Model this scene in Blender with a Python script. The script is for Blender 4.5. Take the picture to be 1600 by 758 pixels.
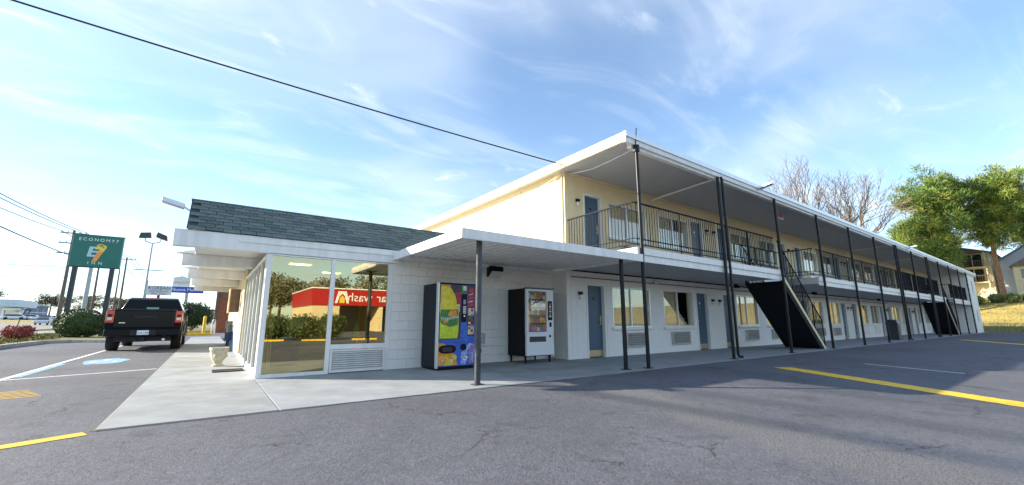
import bpy, bmesh, math, random
from mathutils import Vector, Matrix
R = math.radians
for o in list(bpy.data.objects): bpy.data.objects.remove(o)
scene = bpy.context.scene
COL = scene.collection
rng = random.Random(7)

# ------------------------------------------------------------------ camera
PITCH, YAW = 10.27, 54.074
cam_d = bpy.data.cameras.new('camera'); cam = bpy.data.objects.new('camera', cam_d); COL.objects.link(cam)
cam_d.sensor_fit = 'HORIZONTAL'; cam_d.sensor_width = 36.0; cam_d.lens = 645.3 / 1600 * 36.0
cam_d.shift_y = (384.9 - 379) / 1600; cam_d.clip_start = 0.05; cam_d.clip_end = 5000
cam.location = (0, 0, 1.0)
fw = Vector((math.cos(R(YAW)) * math.cos(R(PITCH)), math.sin(R(YAW)) * math.cos(R(PITCH)), math.sin(R(PITCH))))
cam.rotation_euler = fw.to_track_quat('-Z', 'Y').to_euler()
scene.camera = cam

# ------------------------------------------------------------------ sky
SUN_EL, SUN_AZ = 20.2, 140.8          # azimuth measured from +X toward +Y
to_sun = Vector((math.cos(R(SUN_AZ)) * math.cos(R(SUN_EL)), math.sin(R(SUN_AZ)) * math.cos(R(SUN_EL)), math.sin(R(SUN_EL))))
world = bpy.data.worlds.new('World'); scene.world = world; world.use_nodes = True
nt = world.node_tree; nt.nodes.clear()
N = lambda t, **k: _node(nt, t, **k)
def _node(tree, t, **k):
    n = tree.nodes.new(t)
    for a, v in k.items(): setattr(n, a, v)
    return n
wo = N('ShaderNodeOutputWorld'); bg = N('ShaderNodeBackground'); sky = N('ShaderNodeTexSky', sky_type='NISHITA')
sky.sun_disc = False; sky.sun_elevation = R(SUN_EL); sky.sun_rotation = R(90 - SUN_AZ)
sky.altitude = 50; sky.air_density = 1.0; sky.dust_density = 0.25; sky.ozone_density = 2.0
bg.inputs['Strength'].default_value = 0.088
tc = N('ShaderNodeTexCoord'); sep = N('ShaderNodeSeparateXYZ'); nt.links.new(tc.outputs['Generated'], sep.inputs[0])
def wm(op, a, b=None, clamp=False):
    n = N('ShaderNodeMath', operation=op); n.use_clamp = clamp
    for i, v in enumerate((a, b)):
        if v is None: continue
        if isinstance(v, (int, float)): n.inputs[i].default_value = v
        else: nt.links.new(v, n.inputs[i])
    return n.outputs[0]
zc = wm('MAXIMUM', wm('ADD', sep.outputs[2], 0.10), 0.03)
px = wm('DIVIDE', sep.outputs[0], zc); py = wm('DIVIDE', sep.outputs[1], zc)
cmb = N('ShaderNodeCombineXYZ'); nt.links.new(px, cmb.inputs[0]); nt.links.new(py, cmb.inputs[1])
def cloud_map(rot, sc, loc):
    m_ = N('ShaderNodeMapping'); nt.links.new(cmb.outputs[0], m_.inputs[0])
    m_.inputs['Rotation'].default_value = (0, 0, R(rot)); m_.inputs['Scale'].default_value = (*sc, 1); m_.inputs['Location'].default_value = (*loc, 0); return m_.outputs[0]
def cloud_noise(vec, scale, det, rough, dist):
    n_ = N('ShaderNodeTexNoise'); n_.inputs['Scale'].default_value = scale; n_.inputs['Detail'].default_value = det; n_.inputs['Roughness'].default_value = rough; n_.inputs['Distortion'].default_value = dist
    nt.links.new(vec, n_.inputs['Vector']); return n_.outputs[0]
def ramp(v, a, b_, c=0.0, d=1.0):
    n_ = N('ShaderNodeMapRange'); n_.interpolation_type = 'SMOOTHSTEP'; n_.inputs['From Min'].default_value = a; n_.inputs['From Max'].default_value = b_; n_.inputs['To Min'].default_value = c; n_.inputs['To Max'].default_value = d
    nt.links.new(v, n_.inputs['Value']); return n_.outputs[0]
big = ramp(cloud_noise(cloud_map(20, (0.7, 1.1), (4.2, 1.3)), 0.9, 4, 0.5, 0.5), 0.36, 0.66)
wisp = ramp(cloud_noise(cloud_map(35, (0.55, 1.35), (1.1, 6.7)), 2.1, 10, 0.57, 1.4), 0.45, 0.80)
puff = ramp(cloud_noise(cloud_map(10, (0.9, 1.2), (7.5, 2.2)), 3.1, 9, 0.58, 0.8), 0.57, 0.74)
low = ramp(sep.outputs[2], 0.50, 0.03, 0.0, 0.16)
cov = wm('ADD', wm('ADD', wm('MULTIPLY', big, 0.30), wm('MULTIPLY', wisp, 0.34)), wm('ADD', wm('MULTIPLY', wm('MULTIPLY', puff, big), 0.75), low))
cov = wm('MINIMUM', wm('ADD', cov, 0.10), 0.95)
mixc = N('ShaderNodeMix', data_type='RGBA'); nt.links.new(cov, mixc.inputs['Factor'])
tint = N('ShaderNodeMix', data_type='RGBA', blend_type='MULTIPLY'); tint.inputs['Factor'].default_value = 1.0
nt.links.new(sky.outputs[0], tint.inputs['A']); tint.inputs['B'].default_value = (0.86, 1.06, 1.18, 1)
nt.links.new(tint.outputs['Result'], mixc.inputs['A']); mixc.inputs['B'].default_value = (4.6, 5.0, 5.4, 1)
nt.links.new(mixc.outputs['Result'], bg.inputs['Color']); nt.links.new(bg.outputs[0], wo.inputs[0])

# ------------------------------------------------------------------ sun + exposure
sd = bpy.data.lights.new('sun', 'SUN'); sd.energy = 4.3; sd.angle = R(0.53); sd.color = (1.0, 0.89, 0.72)
so = bpy.data.objects.new('sun', sd); COL.objects.link(so); so.location = (-20, 20, 30)
so.rotation_euler = (-to_sun).to_track_quat('-Z', 'Y').to_euler()
vs = scene.view_settings; vs.view_transform = 'Standard'; vs.look = 'None'; vs.exposure = 1.58; vs.gamma = 1.0; vs.use_curve_mapping = False
scene.render.engine = 'CYCLES'
scene.render.resolution_x, scene.render.resolution_y = 1024, 485

# ================================================================== helpers
M = {}
def mat(name, col, rough=0.6, metal=0.0, var=0.0, vscale=8.0, bump=0.0, bscale=60.0, spec=0.5, emit=None, coat=0.0, detail=5, streak=None, col2=None):
    m = bpy.data.materials.new(name); m.use_nodes = True; t = m.node_tree; b = t.nodes['Principled BSDF']
    b.inputs['Base Color'].default_value = (*col, 1); b.inputs['Roughness'].default_value = rough; b.inputs['Metallic'].default_value = metal
    b.inputs['Specular IOR Level'].default_value = spec; b.inputs['Coat Weight'].default_value = coat
    if emit: b.inputs['Emission Color'].default_value = (*emit[0], 1); b.inputs['Emission Strength'].default_value = emit[1]
    if var or bump:
        tcn = _node(t, 'ShaderNodeTexCoord')
        if var:
            mpn = _node(t, 'ShaderNodeMapping'); t.links.new(tcn.outputs['Object'], mpn.inputs[0])
            if streak: mpn.inputs['Scale'].default_value = streak
            nz = _node(t, 'ShaderNodeTexNoise'); nz.inputs['Scale'].default_value = vscale; nz.inputs['Detail'].default_value = detail; nz.inputs['Roughness'].default_value = 0.62
            t.links.new(mpn.outputs[0], nz.inputs['Vector'])
            rp = _node(t, 'ShaderNodeValToRGB'); rp.color_ramp.elements[0].position = 0.3; rp.color_ramp.elements[1].position = 0.7
            lo = col2 if col2 else tuple(max(0, c * (1 - var)) for c in col); hi = col if col2 else tuple(min(1, c * (1 + var)) for c in col)
            rp.color_ramp.elements[0].color = (*lo, 1); rp.color_ramp.elements[1].color = (*hi, 1)
            t.links.new(nz.outputs[0], rp.inputs[0]); t.links.new(rp.outputs[0], b.inputs['Base Color'])
        if bump:
            nb = _node(t, 'ShaderNodeTexNoise'); nb.inputs['Scale'].default_value = bscale; nb.inputs['Detail'].default_value = 4
            t.links.new(tcn.outputs['Object'], nb.inputs['Vector'])
            bp = _node(t, 'ShaderNodeBump'); bp.inputs['Strength'].default_value = bump; bp.inputs['Distance'].default_value = 0.02
            t.links.new(nb.outputs[0], bp.inputs['Height']); t.links.new(bp.outputs[0], b.inputs['Normal'])
    M[name] = m; return m

def glass_mat(name, refl=0.3, tint=(0.5, 0.55, 0.5), rcol=(1, 1, 1), rough=0.0):
    m = bpy.data.materials.new(name); m.use_nodes = True; t = m.node_tree; t.nodes.clear()
    o = _node(t, 'ShaderNodeOutputMaterial'); mx = _node(t, 'ShaderNodeMixShader'); tr = _node(t, 'ShaderNodeBsdfTransparent'); gl = _node(t, 'ShaderNodeBsdfGlossy')
    fr = _node(t, 'ShaderNodeLayerWeight'); fr.inputs[0].default_value = 0.5
    pw = _node(t, 'ShaderNodeMath', operation='POWER'); pw.inputs[1].default_value = 4.0; t.links.new(fr.outputs['Facing'], pw.inputs[0])
    ad = _node(t, 'ShaderNodeMath', operation='MULTIPLY_ADD'); ad.inputs[1].default_value = 0.7; ad.inputs[2].default_value = refl + 0.03; ad.use_clamp = True
    t.links.new(pw.outputs[0], ad.inputs[0]); t.links.new(ad.outputs[0], mx.inputs[0])
    tr.inputs[0].default_value = (*tint, 1); gl.inputs[0].default_value = (*rcol, 1); gl.inputs['Roughness'].default_value = rough
    t.links.new(tr.outputs[0], mx.inputs[1]); t.links.new(gl.outputs[0], mx.inputs[2]); t.links.new(mx.outputs[0], o.inputs[0])
    M[name] = m; return m

ORG = {}
class MB:
    """collects faces in world coordinates (or local ones when the parent is placed later)"""
    def __init__(s): s.v = []; s.f = []; s.mi = []; s.cur = 0
    def quad(s, *p):
        n = len(s.v); s.v += [tuple(q) for q in p]; s.f.append(tuple(range(n, n + len(p)))); s.mi.append(s.cur); return s
    def box(s, x0, x1, y0, y1, z0, z1, ch=0.0):
        if x0 > x1: x0, x1 = x1, x0
        if y0 > y1: y0, y1 = y1, y0
        if z0 > z1: z0, z1 = z1, z0
        n = len(s.v)
        if ch <= 0:
            s.v += [(x0,y0,z0),(x1,y0,z0),(x1,y1,z0),(x0,y1,z0),(x0,y0,z1),(x1,y0,z1),(x1,y1,z1),(x0,y1,z1)]
            fs = [(0,3,2,1),(4,5,6,7),(0,1,5,4),(1,2,6,5),(2,3,7,6),(3,0,4,7)]
        else:
            ch = min(ch, (x1-x0)*.49, (y1-y0)*.49, (z1-z0)*.49)
            bm = bmesh.new(); bmesh.ops.create_cube(bm, size=1.0)
            for q in bm.verts: q.co = Vector(((x0+x1)/2 + q.co.x*(x1-x0), (y0+y1)/2 + q.co.y*(y1-y0), (z0+z1)/2 + q.co.z*(z1-z0)))
            bmesh.ops.bevel(bm, geom=list(bm.edges), offset=ch, segments=2, affect='EDGES', profile=0.5)
            bm.verts.index_update(); s.v += [tuple(q.co) for q in bm.verts]; fs = [tuple(q.index for q in f.verts) for f in bm.faces]; bm.free()
        for f in fs: s.f.append(tuple(n + i for i in f)); s.mi.append(s.cur)
        return s
    def hexa(s, p):            # eight corners: bottom 4 ccw, top 4 ccw
        n = len(s.v); s.v += [tuple(q) for q in p]
        for f in [(0,3,2,1),(4,5,6,7),(0,1,5,4),(1,2,6,5),(2,3,7,6),(3,0,4,7)]: s.f.append(tuple(n + i for i in f)); s.mi.append(s.cur)
        return s
    def prism(s, poly, d):      # polygon points + extrusion vector
        n = len(s.v); k = len(poly); d = Vector(d)
        s.v += [tuple(q) for q in poly] + [tuple(Vector(q) + d) for q in poly]
        s.f.append(tuple(n + i for i in range(k - 1, -1, -1))); s.f.append(tuple(n + k + i for i in range(k))); s.mi += [s.cur, s.cur]
        for i in range(k): j = (i + 1) % k; s.f.append((n+i, n+j, n+k+j, n+k+i)); s.mi.append(s.cur)
        return s
    def cyl(s, p0, p1, r0, r1=None, n=10, cap=True):
        r1 = r0 if r1 is None else r1; p0 = Vector(p0); p1 = Vector(p1); d = (p1 - p0)
        if d.length < 1e-6: return s
        d.normalize(); a = d.orthogonal().normalized(); b = d.cross(a); k = len(s.v)
        for p, r in ((p0, r0), (p1, r1)):
            for i in range(n):
                t = 2 * math.pi * i / n; s.v.append(tuple(p + (a * math.cos(t) + b * math.sin(t)) * r))
        for i in range(n): j = (i + 1) % n; s.f.append((k+i, k+j, k+n+j, k+n+i)); s.mi.append(s.cur)
        if cap: s.f.append(tuple(k+i for i in range(n-1,-1,-1))); s.f.append(tuple(k+n+i for i in range(n))); s.mi += [s.cur, s.cur]
        return s
    def tube(s, pts, r, n=8):
        pts = [Vector(p) for p in pts]; k = len(s.v); m = len(pts); ref = None
        for i, p in enumerate(pts):
            d = (pts[min(i+1, m-1)] - pts[max(i-1, 0)]).normalized()
            a = d.orthogonal().normalized() if ref is None else (ref - d * ref.dot(d)).normalized()
            ref = a; b = d.cross(a); rr = r[i] if isinstance(r, (list, tuple)) else r
            for q in range(n):
                t = 2 * math.pi * q / n; s.v.append(tuple(p + (a * math.cos(t) + b * math.sin(t)) * rr))
        for i in range(m - 1):
            for q in range(n): j = (q + 1) % n; s.f.append((k+i*n+q, k+i*n+j, k+(i+1)*n+j, k+(i+1)*n+q)); s.mi.append(s.cur)
        s.f.append(tuple(k+q for q in range(n-1,-1,-1))); s.f.append(tuple(k+(m-1)*n+q for q in range(n))); s.mi += [s.cur]*2
        return s
    def lathe(s, c, prof, n=16, axis='z'):   # prof: list of (r, h)
        k = len(s.v); c = Vector(c); m = len(prof)
        for r, h in prof:
            for i in range(n):
                t = 2*math.pi*i/n; a, b = r*math.cos(t), r*math.sin(t)
                s.v.append(tuple(c + (Vector((a, b, h)) if axis == 'z' else Vector((h, a, b)) if axis == 'x' else Vector((b, h, a)))))
        for j in range(m-1):
            for i in range(n): q = (i+1) % n; s.f.append((k+j*n+i, k+j*n+q, k+(j+1)*n+q, k+(j+1)*n+i)); s.mi.append(s.cur)
        s.f.append(tuple(k+i for i in range(n-1,-1,-1))); s.f.append(tuple(k+(m-1)*n+i for i in range(n))); s.mi += [s.cur]*2
        return s
    def build(s, name, material, parent=None, smooth=False, local=False, loc=None, bevel=0.0):
        me = bpy.data.meshes.new(name); o = Vector((0, 0, 0))
        if parent is not None and not local: o = ORG.get(parent.name, Vector((0, 0, 0)))
        if loc is not None and parent is None: o = Vector(loc)
        me.from_pydata([(x - o.x, y - o.y, z - o.z) for x, y, z in s.v], [], s.f)
        ms = material if isinstance(material, (list, tuple)) else [material]
        for q in ms: me.materials.append(M[q] if isinstance(q, str) else q)
        if len(ms) > 1: me.polygons.foreach_set('material_index', s.mi)
        me.update()
        if smooth: me.polygons.foreach_set('use_smooth', [True]*len(me.polygons)); me.set_sharp_from_angle(angle=R(38))
        return link(name, me, parent, o if parent is None else None, o, bevel)
def link(name, me, parent=None, loc=None, org=None, bevel=0.0):
    ob = bpy.data.objects.new(name, me); COL.objects.link(ob)
    if loc is not None: ob.location = loc
    if parent is not None: ob.parent = parent
    if org is not None: ORG[ob.name] = Vector(org)
    if bevel:
        md = ob.modifiers.new('bevel', 'BEVEL'); md.width = bevel; md.segments = 3; md.limit_method = 'ANGLE'; md.angle_limit = R(35)
        me.polygons.foreach_set('use_smooth', [True]*len(me.polygons)); me.set_sharp_from_angle(angle=R(50))
    return ob
def tag(o, label, cat, group=None):
    o['label'] = label; o['category'] = cat
    if group: o['group'] = group
    return o
def thing(name, label, cat, loc=(0, 0, 0), rz=0.0, group=None):
    o = bpy.data.objects.new(name, None); COL.objects.link(o); o.location = loc; o.rotation_euler = (0, 0, rz); o.empty_display_size = 0.3
    ORG[o.name] = Vector(loc); return tag(o, label, cat, group)
def structure(o): o['kind'] = 'structure'; return o
def stuff(o): o['kind'] = 'stuff'; return o
def copy_tree(o, parent=None):
    c = o.copy(); COL.objects.link(c); c.parent = parent
    for ch in o.children: copy_tree(ch, c)
    return c
def text(name, body, size, pos, facing, material, parent=None, extrude=0.006, spacing=1.0, shear=0.0, align='CENTER', xscale=1.0, rot=0.0):
    """flat lettering; facing is the world angle (about Z) of its outward normal, normal -Y = -90"""
    cu = bpy.data.curves.new(name, 'FONT'); cu.body = body; cu.size = size; cu.extrude = extrude; cu.align_x = align; cu.align_y = 'CENTER'; cu.space_character = spacing; cu.shear = shear; cu.resolution_u = 3
    t = bpy.data.objects.new(name + '_c', cu); COL.objects.link(t); dg = bpy.context.evaluated_depsgraph_get(); dg.update()
    me = bpy.data.meshes.new_from_object(t.evaluated_get(dg)); bpy.data.objects.remove(t)
    mw = Matrix.Translation(Vector(pos)) @ Matrix.Rotation(R(facing + 90), 4, 'Z') @ Matrix.Rotation(R(90), 4, 'X') @ Matrix.Rotation(R(rot), 4, 'Z') @ Matrix.Diagonal((xscale, 1, 1, 1))
    o = ORG.get(parent.name, Vector()) if parent else Vector()
    me.transform(Matrix.Translation(-o) @ mw); me.materials.clear(); me.materials.append(M[material])
    return link(name, me, parent, None, o)
def wall_cells(mb, a0, a1, z0, z1, opens, put):
    """fill the rectangle minus openings with boxes; put(a0,a1,z0,z1) adds one"""
    xs = sorted({a0, a1, *[q for o in opens for q in o[:2] if a0 < q < a1]})
    for i in range(len(xs) - 1):
        l, r = xs[i], xs[i+1]; zs = [(z0, z1)]
        for o in opens:
            if o[0] <= l + 1e-6 and o[1] >= r - 1e-6:
                nz = []
                for s, e in zs:
                    if o[2] > s: nz.append((s, min(e, o[2])))
                    if o[3] < e: nz.append((max(s, o[3]), e))
                zs = [q for q in nz if q[1] - q[0] > 1e-4]
        for s, e in zs: put(l, r, s, e)

# ------------------------------------------------------------------ materials
mat('paint_white', (0.84, 0.82, 0.77), 0.55, var=0.06, vscale=2.2, streak=(2.5, 1, .5), detail=8, bump=0.12, bscale=90)
mat('paint_cream', (0.80, 0.66, 0.40), 0.6, var=0.05, vscale=2.5, bump=0.12, bscale=70)
mat('trim_white', (0.82, 0.81, 0.78), 0.45, var=0.10, vscale=3, streak=(2.5, 2.5, 0.25), detail=8)
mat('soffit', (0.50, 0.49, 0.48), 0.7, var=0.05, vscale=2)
mat('alu', (0.72, 0.74, 0.76), 0.35, 0.6, var=0.05, vscale=6)
mat('black_metal', (0.012, 0.013, 0.016), 0.38, 0.0, var=0.2, vscale=12, spec=0.25)
mat('rail_metal', (0.016, 0.017, 0.02), 0.7, spec=0.12)
mat('grey_post', (0.055, 0.06, 0.07), 0.4, 0.2, var=0.25, vscale=10)
mat('door_blue', (0.05, 0.10, 0.155), 0.42, var=0.08, vscale=4)
mat('brass', (0.55, 0.42, 0.26), 0.35, 0.8, var=0.15, vscale=20)
mat('chrome', (0.75, 0.75, 0.76), 0.15, 1.0)
mat('curtain', (0.82, 0.74, 0.56), 0.85, var=0.12, vscale=5, streak=(6, 1, 0.4))
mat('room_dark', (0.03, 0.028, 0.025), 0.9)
mat('lobby_wall', (0.55, 0.52, 0.42), 0.8); mat('lobby_floor', (0.35, 0.28, 0.18), 0.5, var=0.2, vscale=3)
mat('shingle', (0.17, 0.215, 0.205), 0.85, var=0.35, vscale=3.0, bump=0.5, bscale=220, detail=9)
mat('shingle_b', (0.13, 0.17, 0.165), 0.85, var=0.4, vscale=5, bump=0.5, bscale=220, detail=9)
mat('shingle_c', (0.20, 0.245, 0.23), 0.85, var=0.35, vscale=5, bump=0.5, bscale=220, detail=9)
mat('roof_flat', (0.45, 0.45, 0.44), 0.8, var=0.2, vscale=2)
mat('concrete', (0.30, 0.32, 0.335), 0.8, var=0.22, vscale=1.6, bump=0.3, bscale=120, detail=10)
mat('concrete_b', (0.275, 0.29, 0.295), 0.8, var=0.22, vscale=1.9, bump=0.3, bscale=120, detail=10)
mat('walk_grey', (0.27, 0.29, 0.31), 0.7, var=0.16, vscale=1.6, bump=0.2, bscale=120, detail=9)
mat('joint', (0.10, 0.095, 0.085), 0.9)
mat('kerb', (0.42, 0.40, 0.34), 0.85, var=0.25, vscale=3, bump=0.3)
mat('yellow_paint', (0.80, 0.50, 0.02), 0.6, var=0.22, vscale=9, detail=8)
mat('white_paint', (0.70, 0.70, 0.68), 0.65, var=0.25, vscale=10, detail=8)
mat('blue_paint', (0.20, 0.40, 0.62), 0.7, var=0.35, vscale=6, detail=8)
mat('black_plastic', (0.006, 0.006, 0.007), 0.45, spec=0.2); mat('rubber', (0.015, 0.015, 0.016), 0.8, bump=0.2)
mat('vend_side', (0.005, 0.009, 0.016), 0.35, var=0.2, vscale=6, spec=0.2)
mat('vend_white', (0.74, 0.76, 0.78), 0.35)
mat('c_yellow', (0.80, 0.66, 0.02), 0.3, var=0.2, vscale=9); mat('c_lime', (0.55, 0.68, 0.03), 0.3, var=0.25, vscale=14); mat('c_green', (0.04, 0.22, 0.06), 0.35, var=0.3, vscale=12)
mat('c_orange', (0.80, 0.32, 0.03), 0.3, var=0.35, vscale=10); mat('c_blue', (0.03, 0.13, 0.55), 0.3, var=0.4, vscale=8); mat('c_lightblue', (0.30, 0.42, 0.78), 0.3, var=0.4, vscale=16)
mat('c_red', (0.42, 0.02, 0.05), 0.35, var=0.4, vscale=14); mat('c_dark', (0.03, 0.03, 0.045), 0.3, var=0.5, vscale=16); mat('c_cream', (0.70, 0.58, 0.40), 0.4, var=0.35, vscale=18); mat('c_purple', (0.35, 0.12, 0.40), 0.4, var=0.3, vscale=12)
mat('c_white', (0.85, 0.85, 0.85), 0.4)
mat('grille_grey', (0.50, 0.49, 0.45), 0.5, 0.2, var=.1)
mat('lamp_lens', (0.75, 0.72, 0.65), 0.2)
mat('exit_red', (0.65, 0.05, 0.03), 0.5)
mat('car_black', (0.004, 0.006, 0.010), 0.16, var=0, spec=0.22)
mat('car_trim', (0.006, 0.006, 0.007), 0.55); mat('tail_red', (0.55, 0.02, 0.02), 0.15, coat=0.6); mat('tail_clear', (0.75, 0.62, 0.55), 0.12)
mat('car_glass', (0.02, 0.028, 0.035), 0.04, spec=0.9); mat('plate', (0.70, 0.80, 0.92), 0.4); mat('plate_ink', (0.05, 0.08, 0.25), 0.5)
mat('car_silver', (0.50, 0.52, 0.55), 0.25, 0.5, coat=0.6); mat('car_white', (0.78, 0.80, 0.82), 0.25, coat=0.6); mat('car_blue', (0.06, 0.14, 0.30), 0.25, coat=0.6); mat('car_red', (0.35, 0.03, 0.03), 0.25, coat=0.6)
mat('stone_pot', (0.62, 0.57, 0.42), 0.85, var=0.3, vscale=10, bump=0.5, bscale=50)
mat('sign_green', (0.012, 0.15, 0.125), 0.35, var=0.05, vscale=2); mat('sign_white', (0.80, 0.88, 0.86), 0.4); mat('sign_ltblue', (0.42, 0.62, 0.75), 0.4); mat('sign_yel', (0.85, 0.62, 0.10), 0.4); mat('sign_org', (0.85, 0.34, 0.07), 0.4)
mat('sign_blue', (0.03, 0.06, 0.42), 0.4); mat('sign_pale', (0.62, 0.70, 0.74), 0.5, var=0.15, vscale=2); mat('sign_post', (0.05, 0.06, 0.07), 0.5, 0.2)
mat('wood_pole', (0.15, 0.125, 0.105), 0.85, var=0.35, vscale=4, streak=(4, 4, 0.3), bump=0.3, bscale=30); mat('steel_pole', (0.38, 0.42, 0.42), 0.5, 0.3, var=0.15, vscale=3); mat('wire', (0.012, 0.012, 0.013), 0.6); mat('glassy', (0.35, 0.38, 0.4), 0.2)
mat('brick_red', (0.30, 0.10, 0.05), 0.8, var=0.3, vscale=4); mat('brown', (0.13, 0.085, 0.055), 0.6, var=0.3, vscale=5); mat('navy', (0.02, 0.05, 0.12), 0.5)
mat('news_blue', (0.015, 0.035, 0.11), 0.4)
mat('dado', (0.28, 0.36, 0.42), 0.6, var=0.1, vscale=3)
mat('grass', (0.13, 0.125, 0.035), 0.95, var=0.45, vscale=0.9, bump=0.8, bscale=40, detail=10)
mat('dry_grass', (0.33, 0.26, 0.075), 0.95, var=0.35, vscale=0.5, bump=0.8, bscale=30, detail=10)
mat('far_ground', (0.20, 0.18, 0.09), 0.95, var=0.4, vscale=0.05, detail=8)
mat('road', (0.20, 0.195, 0.19), 0.85, var=0.15, vscale=0.6, bump=0.2, bscale=80)
mat('leaf_box', (0.045, 0.085, 0.018), 0.6, var=0.5, vscale=5); mat('leaf_red', (0.30, 0.055, 0.045), 0.7, var=0.4, vscale=6); mat('leaf_hedge', (0.05, 0.085, 0.022), 0.6, var=0.5, vscale=2)
mat('needle', (0.10, 0.18, 0.03), 0.6, var=0.45, vscale=0.5); mat('needle_gold', (0.22, 0.25, 0.03), 0.6, var=0.4, vscale=0.6); mat('bark_pine', (0.30, 0.16, 0.09), 0.9, var=0.4, vscale=3, bump=0.6, bscale=12)
mat('bark_grey', (0.24, 0.18, 0.13), 0.9, var=0.3, vscale=3); mat('leaf_far', (0.09, 0.095, 0.05), 0.8, var=0.4, vscale=0.4); mat('twig', (0.30, 0.225, 0.16), 0.9, var=0.3, vscale=2)
mat('siding_grey', (0.40, 0.43, 0.47), 0.7, var=0.08, vscale=2); mat('siding_cream', (0.66, 0.58, 0.38), 0.7, var=0.1, vscale=2); mat('roof_dark', (0.14, 0.13, 0.12), 0.85, var=0.3, vscale=2); mat('roof_blue', (0.13, 0.19, 0.27), 0.8, var=0.25, vscale=3)
mat('wash_red', (0.42, 0.008, 0.015), 0.4); mat('wash_cream', (0.70, 0.58, 0.36), 0.7); mat('arch_yellow', (0.85, 0.55, 0.05), 0.4)
mat('deal_blue', (0.04, 0.12, 0.28), 0.4); mat('counter_green', (0.25, 0.52, 0.40), 0.5); mat('counter_red', (0.55, 0.10, 0.06), 0.5); mat('lamp_on', (1, 0.9, 0.7), 0.5, emit=((1, 0.85, 0.6), 5.0))
glass_mat('lobby_glass', 0.32, (0.62, 0.60, 0.38), (0.95, 0.88, 0.62)); glass_mat('side_glass', 0.10, (0.42, 0.44, 0.36), (0.95, 0.95, 0.85)); glass_mat('room_glass', 0.07, (0.9, 0.9, 0.88), (1, 0.96, 0.88)); glass_mat('vend_glass', 0.05, (0.95, 0.95, 0.95))

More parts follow.
